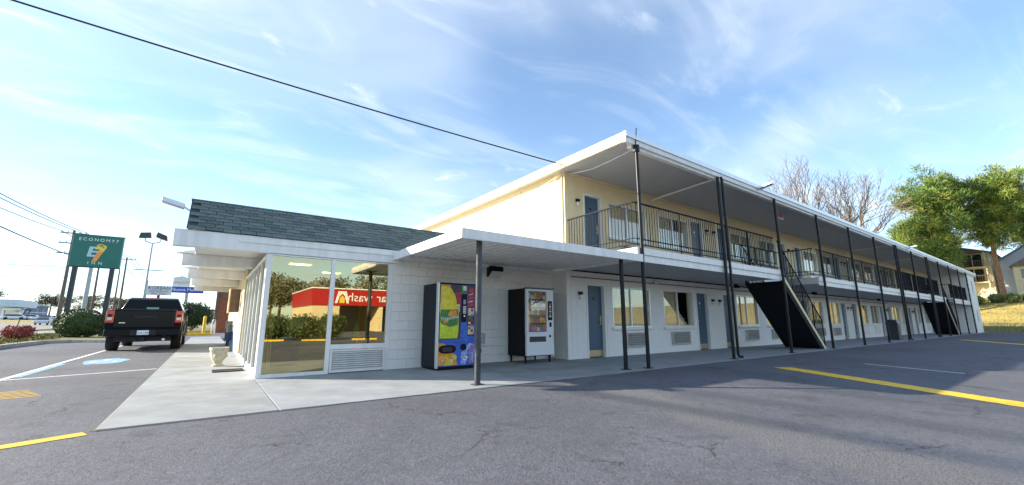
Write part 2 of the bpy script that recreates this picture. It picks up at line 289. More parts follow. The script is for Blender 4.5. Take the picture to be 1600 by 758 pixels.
def asphalt(name, base):
    m = bpy.data.materials.new(name); m.use_nodes = True; t = m.node_tree; b = t.nodes['Principled BSDF']; L = t.links.new
    tcn = _node(t, 'ShaderNodeTexCoord'); P = tcn.outputs['Object']
    def noise(sc, det=4, ro=0.6, dist=0):
        n = _node(t, 'ShaderNodeTexNoise'); n.inputs['Scale'].default_value = sc; n.inputs['Detail'].default_value = det; n.inputs['Roughness'].default_value = ro; n.inputs['Distortion'].default_value = dist; L(P, n.inputs['Vector']); return n.outputs[0]
    def mr(v, a, b_, c=0.0, d=1.0):
        n = _node(t, 'ShaderNodeMapRange'); n.inputs['From Min'].default_value = a; n.inputs['From Max'].default_value = b_; n.inputs['To Min'].default_value = c; n.inputs['To Max'].default_value = d; L(v, n.inputs['Value']); return n.outputs[0]
    def mth(op, a, b_=None):
        n = _node(t, 'ShaderNodeMath', operation=op)
        for i, v in enumerate((a, b_)):
            if v is None: continue
            if isinstance(v, (int, float)): n.inputs[i].default_value = v
            else: L(v, n.inputs[i])
        return n.outputs[0]
    patch = mr(noise(0.35, 5, 0.6, 0.6), 0.3, 0.7, 0.78, 1.22)
    speck = mth('MULTIPLY', mr(noise(150, 2, 0.7), 0.30, 0.72, 0.70, 1.32), mr(noise(48, 3, 0.75), 0.30, 0.70, 0.66, 1.34))
    mid = mr(noise(9, 5, 0.7), 0.3, 0.7, 0.86, 1.14)
    # worn strip where the seal coat has gone and the stone shows: runs through (5.4,5.5) (4.3,2.5) (5.2,0)
    sp = _node(t, 'ShaderNodeSeparateXYZ'); L(P, sp.inputs[0])
    cx_ = mth('ADD', mth('MULTIPLY', sp.outputs[1], 0.30), 3.75)
    dd = mth('ABSOLUTE', mth('SUBTRACT', mth('ADD', sp.outputs[0], mth('MULTIPLY', noise(1.7, 4), 0.9)), mth('ADD', cx_, 0.45)))
    worn = mr(dd, 0.22, 0.62, 1.0, 0.0)
    worn = mth('MULTIPLY', worn, mr(sp.outputs[1], -1.0, 0.6))
    # cracks
    vo = _node(t, 'ShaderNodeTexVoronoi', feature='DISTANCE_TO_EDGE'); vo.inputs['Scale'].default_value = 0.9
    wv = _node(t, 'ShaderNodeVectorMath', operation='ADD'); nn = _node(t, 'ShaderNodeTexNoise'); nn.inputs['Scale'].default_value = 5.5; nn.inputs['Detail'].default_value = 8; nn.inputs['Roughness'].default_value = 0.7; L(P, nn.inputs['Vector'])
    sc_ = _node(t, 'ShaderNodeVectorMath', operation='SCALE'); sc_.inputs['Scale'].default_value = 0.32; L(nn.outputs['Color'], sc_.inputs[0]); L(P, wv.inputs[0]); L(sc_.outputs[0], wv.inputs[1]); L(wv.outputs[0], vo.inputs['Vector'])
    crack = mth('MULTIPLY', mr(vo.outputs['Distance'], 0.002, 0.008, 0.5, 0.0), mth('MULTIPLY', mr(noise(0.7, 3), 0.50, 0.60), mr(noise(4.0, 4), 0.40, 0.52)))
    oil = mth('MULTIPLY', mr(noise(1.3, 3, 0.5, 0.4), 0.62, 0.72, 1.0, 0.68), mr(noise(3.1, 2, 0.5), 0.66, 0.74, 1.0, 0.75))
    val = mth('MULTIPLY', mth('MULTIPLY', mth('MULTIPLY', patch, oil), speck), mid)
    rgb = _node(t, 'ShaderNodeVectorMath', operation='SCALE'); rgb.inputs[0].default_value = base; L(val, rgb.inputs['Scale'])
    wm_ = _node(t, 'ShaderNodeMix', data_type='RGBA'); L(mth('MULTIPLY', worn, mr(noise(75, 2, 0.6), 0.42, 0.56)), wm_.inputs['Factor']); L(rgb.outputs[0], wm_.inputs['A']); wm_.inputs['B'].default_value = (base[0]*1.9, base[1]*1.85, base[2]*1.65, 1)
    cm = _node(t, 'ShaderNodeMix', data_type='RGBA'); L(crack, cm.inputs['Factor']); L(wm_.outputs['Result'], cm.inputs['A']); cm.inputs['B'].default_value = (0.02, 0.02, 0.02, 1)
    L(cm.outputs['Result'], b.inputs['Base Color']); b.inputs['Roughness'].default_value = 0.82; b.inputs['Specular IOR Level'].default_value = 0.35
    h = mth('SUBTRACT', mth('ADD', mth('MULTIPLY', noise(52, 4, 0.75), mth('ADD', mth('MULTIPLY', worn, 1.0), 0.5)), mth('MULTIPLY', noise(14, 4), 0.3)), mth('MULTIPLY', crack, 1.2))
    bp = _node(t, 'ShaderNodeBump'); bp.inputs['Strength'].default_value = 1.0; bp.inputs['Distance'].default_value = 0.022; L(h, bp.inputs['Height']); L(bp.outputs[0], b.inputs['Normal'])
    M[name] = m
asphalt('asphalt', (0.110, 0.114, 0.134))

# ================================================================== the setting
BX = [(-400, 1.6), (-60, 1.6), (-36, 1.3), (-31, 0.55), (-15.5, 0.0), (58.5, 0.0), (62, 0.12), (76, 1.0), (84, 3.4), (100, 5.0), (140, 7.0), (500, 9.0)]
BY = [(-500, -0.32), (-14, -0.32), (-2.5, 0.0), (500, 0.0)]
def pl(tb, v):
    if v <= tb[0][0]: return tb[0][1]
    for (a, b), (c, d) in zip(tb, tb[1:]):
        if v <= c: return b + (d - b) * (v - a) / (c - a)
    return tb[-1][1]
def hgt(x, y): return pl(BX, x) + pl(BY, y)
def sheet(name, x0, x1, y0, y1, dz, material, parent=None, kindof=True):
    xs = sorted({x0, x1, *[b[0] for b in BX if x0 < b[0] < x1]}); ys = sorted({y0, y1, *[b[0] for b in BY if y0 < b[0] < y1]})
    mb = MB(); 
    for i in range(len(xs)-1):
        for j in range(len(ys)-1):
            q = [(xs[i], ys[j]), (xs[i+1], ys[j]), (xs[i+1], ys[j+1]), (xs[i], ys[j+1])]
            mb.quad(*[(x, y, hgt(x, y) + dz) for x, y in q])
    o = mb.build(name, material, parent)
    if kindof and parent is None: structure(o)
    return o
sheet('ground', -900, 900, -900, 1400, -0.09, 'far_ground')
lot = sheet('parking_lot', -6.35, 58.5, -48, 5.6, -0.012, 'asphalt')
sheet('side_lot', -6.35, -0.752, 5.6, 75, -0.012, 'asphalt', lot)
sheet('rear_lot', -0.752, 16, 30.0, 75, -0.012, 'asphalt', lot)
sheet('road', -31, -15.5, -300, 600, -0.045, 'road')
sheet('lawn', 58.5, 84, -80, 120, -0.06, 'grass'); sheet('bank', 84.0, 140, -80, 120, -0.055, 'dry_grass')
sheet('lawn_bank_foot', 73, 84, -80, 120, -0.045, 'dry_grass')
sheet('grass_verge', -15.5, -6.35, -60, 120, -0.05, 'grass')
sheet('far_verge', -38, -31, -300, 500, -0.05, 'dry_grass')
sheet('public_sidewalk', -11.9, -10.2, -60, 120, -0.02, 'concrete_b')
sheet('far_lot', -120, -38, -100, 300, -0.05, 'road')
# raised island with kerb
isl = [(-6.2, 14), (-6.25, 25.0), (-6.1, 28.2), (-5.2, 28.7), (-3.6, 27.4), (-2.9, 28.2), (-2.7, 43), (-3.6, 46), (-9.6, 46), (-9.6, 14)]
mb = MB(); mb.prism([(x, y, -0.1) for x, y in isl], (0, 0, 0.19)); structure(mb.build('planted_island', 'grass'))
def kerb_run(pts, w=0.16, top=0.13, m='kerb', name='kerb'):
    mb = MB()
    for (ax, ay), (bx_, by_) in zip(pts, pts[1:]):
        d = Vector((bx_-ax, by_-ay)).normalized(); n = Vector((d.y, -d.x)) * w
        mb.prism([(ax, ay, -0.1), (bx_, by_, -0.1), (bx_+n.x, by_+n.y, -0.1), (ax+n.x, ay+n.y, -0.1)], (0, 0, 0.1+top))
    return structure(mb.build(name, m))
kerb_run(isl[:7], m='kerb')
kerb_run([(-15.5, -100), (-15.5, 200)], 0.16, 0.08, name='road_kerb')
# sidewalk slabs
side = structure(MB().box(-0.745, 0.76, 5.605, 33.95, -0.14, -0.03).build('sidewalk', 'joint', loc=(0, 5.6, 0)))
ys = [5.6, 8.62, 11.9, 15.2, 18.5, 21.8, 25.2, 29.0, 34.0]
for i in range(len(ys)-1):
    MB().box(-0.752, 0.768, ys[i]+0.006, ys[i+1]-0.006, -0.13, 0.0 - 0.002*(i % 2), 0.006).build('slab', 'concrete' if i % 2 else 'concrete_b', side)
front = structure(MB().box(0.775, 57.5, 5.605, 9.0, -0.14, -0.035).build('walkway', 'joint', loc=(0.8, 5.6, 0)))
xs = [0.77, 4.5, 7.75] + [7.75 + 3.7*k for k in range(1, 14)]
for i in range(len(xs)-1):
    MB().box(xs[i]+0.006, min(xs[i+1], 57.4)-0.006, 5.6, 8.9 if i < 2 else 8.35, -0.13, 0.0 - 0.002*(i % 2), 0.006).build('slab', ('concrete', 'concrete_b')[i % 2] if i < 2 else 'walk_grey', front)
# painted markings (parts of the lot)
def line(pts, w, m, name='parking_line', z=-0.008):
    (ax, ay), (bx_, by_) = pts; d = Vector((bx_-ax, by_-ay)).normalized(); n = Vector((-d.y, d.x)) * w/2
    mb = MB(); k = max(2, int((Vector(pts[1])-Vector(pts[0])).length*14)); L_, R_ = [], []
    for i in range(k+1):
        t = i/k; x = ax+(bx_-ax)*t; y = ay+(by_-ay)*t; j1 = rng.uniform(-.006, .006); j2 = rng.uniform(-.006, .006)
        L_.append((x+n.x*(1+j1*12), y+n.y*(1+j1*12), hgt(x, y)+z)); R_.append((x-n.x*(1+j2*12), y-n.y*(1+j2*12), hgt(x, y)+z))
    for i in range(k): mb.quad(R_[i], R_[i+1], L_[i+1], L_[i])
    return mb.build(name, m, lot)
line([(10.42, 4.18), (7.5, -0.5)], 0.40, 'yellow_paint'); line([(33.6, 4.3), (27.2, 0.9)], 0.38, 'yellow_paint')
line([(-0.80, 5.53), (-4.2, 4.22)], 0.17, 'yellow_paint'); line([(12.9, 3.35), (12.1, 1.6)], 0.07, 'white_paint')
line([(-2.82, 9.9), (-2.78, 27.0)], 0.10, 'white_paint'); line([(-2.76, 11.2), (-0.78, 11.95)], 0.10, 'white_paint'); 
for k in range(6): line([(-2.75+.02*k, 8.45+k*0.13), (-1.75-.06*k, 8.62+k*0.16)], 0.05, 'yellow_paint')
mb = MB()
for k in range(24):
    t0, t1 = 2*math.pi*k/24, 2*math.pi*(k+1)/24; w0, w1 = 1+.08*math.sin(5*t0)+.05*math.sin(11*t0), 1+.08*math.sin(5*t1)+.05*math.sin(11*t1)
    mb.quad((-2.0, 14.95, -.008), (-2.0+.42*w0*math.cos(t0), 14.95+.95*w0*math.sin(t0), -.008), (-2.0+.42*w1*math.cos(t1), 14.95+.95*w1*math.sin(t1), -.008))
mb.build('accessible_bay_patch', 'blue_paint', lot)
mb = MB()
def arc(cx, cy, r0, r1, a0, a1, z, n=14):
    for k in range(n):
        t0, t1 = R(a0+(a1-a0)*k/n), R(a0+(a1-a0)*(k+1)/n)
        mb.quad((cx+r0*math.cos(t0), cy+r0*math.sin(t0), z), (cx+r1*math.cos(t0), cy+r1*math.sin(t0), z), (cx+r1*math.cos(t1), cy+r1*math.sin(t1), z), (cx+r0*math.cos(t1), cy+r0*math.sin(t1), z))
fq = lambda x0, x1, y0, y1: mb.quad((x0, y0, -.004), (x1, y0, -.004), (x1, y1, -.004), (x0, y1, -.004))
arc(-2.05, 14.72, 0.17, 0.24, 60, 330, -.004); arc(-2.02, 15.32, 0.0, .09, 0, 360, -.004); fq(-2.06, -1.98, 14.75, 15.2); fq(-1.978, -1.78, 14.75, 14.83); fq(-1.84, -1.76, 14.45, 14.748)
mb.build('wheelchair_symbol', 'white_paint', lot)
# ragged joint between asphalt and concrete
def ragged(pts, wmin, wmax, name, m, z, side):
    (ax, ay), (bx_, by_) = pts; L_ = math.hypot(bx_-ax, by_-ay); d = ((bx_-ax)/L_, (by_-ay)/L_); n = (-d[1]*side, d[0]*side); k = int(L_*9); q = MB(); w = (wmin+wmax)/2; prev = None
    for i in range(k+1):
        w = min(wmax, max(wmin, w+rng.uniform(-.012, .012))); x, y = ax+d[0]*L_*i/k, ay+d[1]*L_*i/k; p = ((x-n[0]*.004, y-n[1]*.004, z), (x+n[0]*w, y+n[1]*w, z))
        if prev: q.quad(prev[0], p[0], p[1], prev[1])
        prev = p
    return q.build(name, m, lot)
ragged([(-.752, 5.6), (-.752, 24)], .008, .055, 'edge_gap', 'joint', -.0085, 1)
ragged([(-.752, 5.6), (40, 5.6)], .004, .030, 'edge_gap', 'joint', -.0083, -1)
line([(-2.71, 11.6), (-2.69, 14.6)], 0.10, 'blue_paint', 'blue_border')

# ================================================================== lobby building
LB = thing('lobby_building', 'single storey motel lobby with shingled mansard roof and big corner windows', 'building', (0.77, 8.8, 0))
X0, XG, X1, YF, YB = 0.77, 3.14, 7.9, 8.8, 24.0
wl = MB().box(XG+.02, X1-.004, YF+.012, YF+.22, 0, 2.56).build('wall', 'paint_white', LB)
BLK = {}
def block(parent, x0, x1, z0, z1, yf, m='paint_white', dep=0.05):
    """one concrete block: mesh shared between blocks of one size; the front face stands at yf"""
    k = (round(x1-x0, 3), round(z1-z0, 3), m)
    if k not in BLK:
        o = MB().box(-k[0]/2, k[0]/2, 0, dep, 0, k[1], 0.004); me = bpy.data.meshes.new('block'); me.from_pydata(o.v, [], o.f); me.materials.append(M[m]); BLK[k] = me
    org = ORG[parent.name]; ob = link('block', BLK[k], parent, Vector(((x0+x1)/2, yf + rng.uniform(-.0015, .0015), z0)) - org)
    return ob
def block_wall(parent, x0, x1, z0, z1, yf, opens=(), m='paint_white', bw=0.40, bh=0.20, g=0.0022):
    nrow = int(round((z1-z0)/bh)); 
    for r in range(nrow):
        za, zb = z0+r*bh+g, min(z1, z0+(r+1)*bh)-g; zm = (za+zb)/2
        cuts = sorted([(o[0], o[1]) for o in opens if o[2] < zm < o[3]]); segs = []; cur = x0
        for a, b in cuts:
            if a > cur: segs.append((cur, a))
            cur = max(cur, b)
        if cur < x1: segs.append((cur, x1))
        off = (bw/2 if r % 2 else 0.0)
        for a, b in segs:
            e = x0 - bw + off; edges = [a]
            while e < b - 0.06:
                if e > a + 0.06: edges.append(e)
                e += bw
            edges.append(b)
            for p, q in zip(edges, edges[1:]): block(parent, p+g, q-g, za, zb, yf, m)
block_wall(wl, XG+.02, X1-.02, 0.0, 2.4, YF-.012)
MB().box(X0+.02, X0+.22, 14.3, YB, 0.86, 2.5).build('wall', 'paint_cream', LB); MB().box(X0+.0, X0+.2, 14.3, YB, 0, 0.857).build('dado', 'dado', LB)
MB().box(X0, X1, YB, YB+.2, 0, 2.5).build('wall', 'lobby_wall', LB); MB().box(X1-.26, X1-.01, YF+.24, YB-.01, 0, 2.5).build('wall', 'lobby_wall', LB)
MB().box(X0+.1, X1-.3, YF+.1, YB, 0.0, 0.02).build('floor', 'lobby_floor', LB)
MB().box(X0+.23, X1-.3, YF+.23, YB-.01, 2.3, 2.34).build('ceiling', 'trim_white', LB)
MB().box(X0+.3, X1-.3, 13.8, 13.9, 0.02, 2.3).build('partition', 'lobby_wall', LB)
MB().box(2.72, 2.86, 9.5, 9.64, 0.02, 2.3).build('column', 'paint_cream', LB)
for x, y in ((1.6, 10.6), (2.6, 12.0), (3.9, 10.4), (5.2, 12.2)):
    MB().box(x-.22, x+.22, y-.09, y+.09, 2.285, 2.298).build('ceiling_light', 'lamp_on', LB)
# corner post, head, sill and panes of the front
MB().box(X0, X0+.085, YF-.02, YF+.08, 0, 2.24).build('corner_post', 'trim_white', LB)
wf = MB().box(X0+.087, 1.9, YF+.02, YF+.028, 0.06, 2.21).build('window', 'lobby_glass', LB); wf['label'] = 'tall reflective corner pane of the lobby front'
MB().box(X0+.086, 1.9, YF-.01, YF+.06, 0.0, 0.058).build('sill', 'trim_white', wf); MB().box(1.902, 1.982, YF-.016, YF+.07, 0.0, 2.24).build('mullion', 'trim_white', wf)
MB().box(X0+.086, 1.9, YF-.01, YF+.06, 2.212, 2.24).build('head_frame', 'alu', wf)
wf = MB().box(1.985, 3.06, YF+.02, YF+.028, 0.55, 2.21).build('window', 'lobby_glass', LB); wf['label'] = 'reflective pane above the lobby air conditioner'
MB().box(1.984, 3.062, YF-.014, YF+.06, 0.455, 0.548).build('sill', 'trim_white', wf); MB().box(3.064, 3.158, YF-.016, YF+.07, 0.0, 2.24).build('mullion', 'trim_white', wf)
MB().box(1.984, 3.062, YF-.01, YF+.06, 2.212, 2.24).build('head_frame', 'alu', wf)
def grille(parent, x0, x1, z0, z1, y, name='ac_grille', n=8, m='trim_white', fr=0.03):
    g = MB().box(x0, x1, y-.05, y+.02, z0, z0+fr).box(x0, x1, y-.05, y+.02, z1-fr, z1).box(x0, x0+fr, y-.05, y+.02, z0+fr, z1-fr).box(x1-fr, x1, y-.05, y+.02, z0+fr, z1-fr).build(name, m, parent)
    MB().box(x0+fr, x1-fr, y+.008, y+.018, z0+fr, z1-fr).build('backing', 'room_dark', g)
    h = (z1-z0-2*fr)/n; me = None
    for i in range(n):
        zc_ = z0+fr+(i+.5)*h
        if me is None:
            q = MB().hexa([(x0+fr, -.045, -h*.42), (x1-fr, -.045, -h*.42), (x1-fr, .0, h*.10), (x0+fr, .0, h*.10), (x0+fr, -.045, -h*.22), (x1-fr, -.045, -h*.22), (x1-fr, .0, h*.34), (x0+fr, .0, h*.34)])
            me = bpy.data.meshes.new('louver'); o = ORG[parent.name]; me.from_pydata([(a-o.x, b, c) for a, b, c in q.v], [], q.f); me.materials.append(M[m])
        link('louver', me, g, (0, y-ORG[parent.name].y, zc_-ORG[parent.name].z))
    return g
grille(LB, 1.99, 3.055, 0.02, 0.445, YF-.01, n=9, m='trim_white')
grille(LB, 4.75, 5.55, 0.42, 0.74, YF-.035, 'wall_vent', n=6)
# left window wall
yy = [8.9, 9.75, 10.6, 11.45, 12.3, 13.15, 14.0]
for a, b in zip(yy, yy[1:]):
    w = MB().box(X0+.03, X0+.036, a+.03, b-.03, 0.12, 2.16).build('window', 'side_glass', LB)
    MB().box(X0-.01, X0+.08, a-.03, a+.028, 0.0, 2.24).build('mullion', 'trim_white', w)
    MB().box(X0-.005, X0+.075, a+.03, b-.03, 0.0, 0.118).build('sill', 'trim_white', w); MB().box(X0-.005, X0+.075, a+.03, b-.03, 2.162, 2.24).build('head_frame', 'trim_white', w)
    cb = MB(); k = 10
    for i in range(k):
        if (i*7) % 10 < 3: u = a+.06+(b-a-.12)*i/k; cb.box(X0+.22, X0+.23, u, u+.065, .14, 2.15)
    cb.build('blind', 'curtain', w)
MB().box(X0-.01, X0+.1, 13.975, 14.298, 0.0, 2.24).build('end_pier', 'paint_cream', LB)
# fascia, roof beams and roof deck
MB().box(-0.61, 3.3, YF-.06, YF+.09, 2.245, 2.53, 0.008).build('fascia', 'trim_white', LB)
MB().box(3.304, X1-.02, YF-.05, YF+.09, 2.42, 2.53, 0.006).build('fascia', 'trim_white', LB)
MB().box(0.3, 3.3, YF-.085, YF-.063, 2.40, 2.44).build('drip_edge', 'trim_white', LB)
for y in (11.8, 15.1, 18.5, 21.8):
    bm_ = MB().box(-0.61, 0.76, y-.07, y+.07, 2.245, 2.5, 0.008).build('roof_beam', 'trim_white', LB)
    MB().prism([(-.72, y-.10, 2.505), (-.40, y-.10, 2.505), (-.40, y-.10, 2.60)], (0, .2, 0)).build('beam_cap', 'trim_white', bm_)
MB().box(-0.38, X1-.02, YF+.1, YB+.2, 2.504, 2.60).build('roof_deck', 'trim_white', LB)
# mansard with separate shingles
sx0, sx1 = -0.46, 7.86; yb, zb_, yt, zt_ = YF-.08, 2.54, YF+.45, 3.17
sl = math.hypot(yt-yb, zt_-zb_); ey, ez = (yt-yb)/sl, (zt_-zb_)/sl
mat('shingle_gap', (0.06, 0.075, 0.075), 0.9)
man = MB().prism([(sx0, yb+.012, zb_), (sx0, yt+.012, zt_-.01), (sx0, yt+.35, zt_-.01), (sx0, yt+.35, zb_+.061), (sx0, yb+.3, zb_+.061)], (sx1-sx0, 0, 0)).build('mansard_roof', 'shingle_gap', LB)
sm = []
for k, mm in enumerate(('shingle', 'shingle_b', 'shingle_c')):
    w, l, t = 0.240, 0.105, 0.017
    p = [(-w/2, 0, 0), (w/2, 0, 0), (w/2, l*ey, l*ez), (-w/2, l*ey, l*ez)]; nrm = Vector((0, -ez, ey))
    q = MB().hexa([tuple(Vector(a) + nrm*0.002) for a in p] + [tuple(Vector(p[0])+nrm*t), tuple(Vector(p[1])+nrm*t), tuple(Vector(p[2])+nrm*.004), tuple(Vector(p[3])+nrm*.004)])
    me = bpy.data.meshes.new('shingle'); me.from_pydata(q.v, [], q.f); me.materials.append(M[mm]); sm.append(me)
rows = 9
for r in range(rows):
    s = r*sl/rows; x = sx0 + 0.125 + (0.125 if r % 2 else 0) + rng.uniform(-.02, .02)
    while x < sx1 - 0.1:
        j = rng.uniform(-.012, .006)
        link('shingle', sm[rng.choice((0, 0, 1, 2))], man, Vector((x, yb+ey*(s+j), zb_+ez*(s+j))) - ORG[LB.name]); x += 0.25
MB().box(sx0-.01, sx1, yt-.03, yt+.12, zt_-.008, zt_+.016, 0.005).build('ridge_cap', 'shingle', man)

# things around the lobby
fl = thing('flood_light', 'grey flood light on a bracket at the left end of the shingled roof', 'light', (-0.5, 9.15, 2.95))
MB().cyl((-.46, 9.1, 2.93), (-.56, 9.1, 2.99), .018).build('arm', 'alu', fl)
MB().hexa([(-.86, 9.02, 3.03), (-.55, 9.02, 2.95), (-.55, 9.2, 2.95), (-.86, 9.2, 3.03), (-.85, 9.03, 3.11), (-.54, 9.03, 3.03), (-.54, 9.19, 3.03), (-.85, 9.19, 3.11)]).build('housing', 'alu', fl, bevel=.008)
wp = thing('wall_pack_light', 'black wall pack light with glass lens above the vending machines', 'light', (5.78, 8.75, 2.1))
MB().prism([(5.58, YF-.015, 2.36), (5.58, YF-.2, 2.36), (5.58, YF-.24, 2.30), (5.58, YF-.22, 2.24), (5.58, YF-.015, 2.10)], (.36, 0, 0)).build('housing', 'black_plastic', wp)
MB().prism([(5.61, YF-.222, 2.23), (5.61, YF-.05, 2.105), (5.61, YF-.08, 2.085), (5.61, YF-.235, 2.20)], (.30, 0, 0)).build('lens', 'lamp_lens', wp)

# ================================================================== canopy
CN = thing('metal_canopy', 'flat ribbed metal canopy over the vending machines on two steel posts', 'canopy', (3.12, 5.65, 0))
cx0, cx1, cy0, cy1 = 3.12, 7.72, 5.66, 8.76
MB().box(cx0, cx1, cy0, cy0+.05, 2.30, 2.47, 0.006).build('fascia', 'trim_white', CN); MB().box(cx0, cx0+.05, cy0+.052, cy1, 2.30, 2.47, 0.006).build('fascia', 'trim_white', CN)
mb = MB(); n = 23; w = (cx1-cx0-.06)/n          # ribbed sheet
for i in range(n):
    a = cx0+.055+i*w
    for p, q in (((a, 2.385), (a+w*.5, 2.385)), ((a+w*.5, 2.385), (a+w*.58, 2.435)), ((a+w*.58, 2.435), (a+w*.92, 2.435)), ((a+w*.92, 2.435), (a+w, 2.385))):
        mb.quad((p[0], cy0+.055, p[1]), (q[0], cy0+.055, q[1]), (q[0], cy1+.02, q[1]+.04), (p[0], cy1+.02, p[1]+.04))
mb.build('ribbed_deck', 'trim_white', CN)
MB().box(cx0+.06, cx1, cy1-.06, cy1-.01, 2.33, 2.42).build('ledger', 'trim_white', CN)
def canopy_post(x, y, m, r=.045, bent=False):
    p = MB().tube([(x, y, 0), (x, y, .48), (x+(.012 if bent else 0), y-.006, .52), (x, y, .60), (x, y, 2.385)] if bent else [(x, y, 0), (x, y, 1.2), (x, y, 2.385)], r, 14).build('post', m, CN, True)
    MB().box(x-.09, x+.09, y-.07, y+.07, 0.0, .012).build('base_plate', m, p); MB().box(x-.12, x+.12, y-.05, y+.05, 2.365, 2.40).build('cap_plate', m, p)
canopy_post(3.59, 5.9, 'grey_post', .05, True); canopy_post(7.22, 5.88, 'black_metal', .045)

# ================================================================== two storey motel block
MT = thing('motel_block', 'long two storey motel with blue doors, black railings and balcony walkway', 'building', (7.9, 8.2, 0))
FX0, FX1, FY, BYK = 7.9, 54.2, 8.2, 17.8
Z2, ZT, ZS = 2.65, 5.20, 5.2
PP = 7.4
rooms = []                                   # (door x0,x1, window x0,x1)
for k in range(7):
    s = FX0 + k*PP
    rooms.append((s+.60, s+1.37, s+1.69, s+3.50, 0)); rooms.append((s+6.15, s+6.95, s+4.20, s+5.95, 1))
rooms = [r for r in rooms if max(r[1], r[3]) < FX1-.3]
op1 = [(r[0], r[1], 0.0, 2.04) for r in rooms] + [(r[2], r[3], 0.82, 2.02) for r in rooms]
op2 = [(r[0], r[1], Z2, Z2+2.05) for r in rooms] + [(r[2], r[3], Z2+.86, Z2+1.94) for r in rooms]
mb = MB(); wall_cells(mb, FX0+.01, FX1, 0.0, 2.36, op1, lambda a, b, s, e: mb.box(a, b, FY, FY+.24, s, e))
w1 = mb.build('wall', 'paint_white', MT); w1['label'] = 'white ground floor front wall'
mb = MB(); wall_cells(mb, FX0+.01, FX1, Z2-.01, ZT-.002, op2, lambda a, b, s, e: mb.box(a, b, FY, FY+.24, s, e))
w2 = mb.build('wall', 'paint_cream', MT); w2['label'] = 'cream upper floor front wall'
def bwall():
    ops = [(o[0]-.06, o[1]+.06, o[2]-.1, o[3]+.06) for o in op1]
    block_wall(w1, FX0+.01, 17.0, 0.0, 2.2, FY-.011, ops)
bwall()
we = MB().box(FX0-.14, FX0, FY-.012, BYK, 2.402, ZT-.002).build('end_wall', 'paint_cream', MT); we['label'] = 'blank sunlit cream end wall'
wb = MB().box(FX0-.14, FX0, FY-.012, BYK, 0.0, 2.4).build('end_wall', 'paint_white', MT); wb['label'] = 'white lower pier of the end wall beside the snack machine'
for z in (2.78,): MB().box(FX0-.152, FX0-.142, FY, BYK, z, z+.02).build('joint_strip', 'paint_cream', we)
MB().box(FX0-.156, FX0-.142, 10.24, 10.29, 2.6, ZT-.05).build('conduit', 'paint_cream', we)
MB().cyl((FX0-.165, FY+.06, 2.5), (FX0-.165, FY+.06, 5.15), .018).build('conduit', 'paint_cream', we)
MB().box(FX0, FX1, BYK-.2, BYK, 0, ZT-.002).build('rear_wall', 'paint_cream', MT); MB().box(FX0+.02, FX1, FY+1.6, FY+1.65, 0.0, ZT-.1).build('dark_backing', 'room_dark', MT)  # near-black sheet behind the windows; the rooms' dimness is put into its colour
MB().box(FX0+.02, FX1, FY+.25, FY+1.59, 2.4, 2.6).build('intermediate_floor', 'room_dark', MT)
# end block, comes forward to the post row
eb = MB(); ec = [(55.6, 56.2, 0.9, 1.9), (55.6, 56.2, Z2+.9, Z2+1.9)]
wall_cells(eb, 54.2, 57.7, 0, 5.2, ec, lambda a, b, s, e: eb.box(a, b, 5.9, 6.1, s, e)); eb.box(54.2, 54.4, 6.102, BYK, 0, 5.2).box(57.5, 57.7, 6.102, BYK, 0, 5.2)
e_ = eb.build('end_block', 'paint_white', MT)
for a, b, s, e in ec:
    MB().box(a, b, 6.05, 6.06, s, e).build('pane', 'car_glass', e_); MB().box(a-.05, b+.05, 5.86, 5.898, s-.07, s-.005).build('sill', 'trim_white', e_)
MB().box(51.0, 51.8, FY-.02, FY+.02, 0.02, 2.05).build('service_door', 'door_blue', MT)
# roof: soffit, deck, fascia, gutter
RX0, RX1, RY0 = 7.44, 58.1, 5.74
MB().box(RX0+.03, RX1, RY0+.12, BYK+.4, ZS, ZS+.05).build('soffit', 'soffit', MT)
MB().box(RX0+.10, RX1, RY0+.13, BYK+.45, ZS+.052, ZS+.15).build('roof_deck', 'roof_flat', MT)
MB().box(RX0, RX1, RY0, RY0+.10, ZS+.06, ZS+.185, .006).build('gutter', 'alu', MT); MB().box(RX0+.02, RX1, RY0+.03, RY0+.11, ZS-.06, ZS+.058).build('fascia', 'trim_white', MT)
MB().box(RX0, RX0+.09, RY0+.105, BYK+.45, ZS+.06, ZS+.185, .006).build('rake_trim', 'trim_white', MT); MB().box(RX0+.02, RX0+.09, RY0+.115, BYK+.45, ZS-.045, ZS+.058).build('rake_board', 'paint_cream', MT)
MB().box(RX0+.28, RX1, 5.83, 5.95, ZS-.13, ZS-.002).build('post_beam', 'trim_white', MT)
MB().box(FX0+.02, FX1, FY-.05, FY-.012, ZS-.07, ZS-.005).build('wall_trim', 'paint_cream', MT)
# balcony slabs; the two openings hold the stairs
slabs = [(7.76, 15.45), (18.62, 42.2), (45.4, 54.19)]
for a, b in slabs:
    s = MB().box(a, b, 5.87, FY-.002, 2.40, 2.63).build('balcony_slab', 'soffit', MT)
    MB().box(a-.015, b+.015, 5.80, 5.868, 2.50, 2.66, .006).box(a, b, 5.835, 5.868, 2.34, 2.497).build('slab_edge', 'trim_white', s)
    MB().box(a-.0, b, 5.875, FY-.01, 2.632, 2.645).build('deck_surface', 'walk_grey', s)
for a, b in ((15.452, 18.618), (42.202, 45.398)):
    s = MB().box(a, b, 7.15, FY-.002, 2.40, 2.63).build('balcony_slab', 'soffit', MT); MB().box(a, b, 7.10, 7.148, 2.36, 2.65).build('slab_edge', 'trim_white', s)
MB().box(7.70, 7.755, 5.80, FY-.02, 2.34, 2.655, .005).build('slab_edge', 'trim_white', MT)
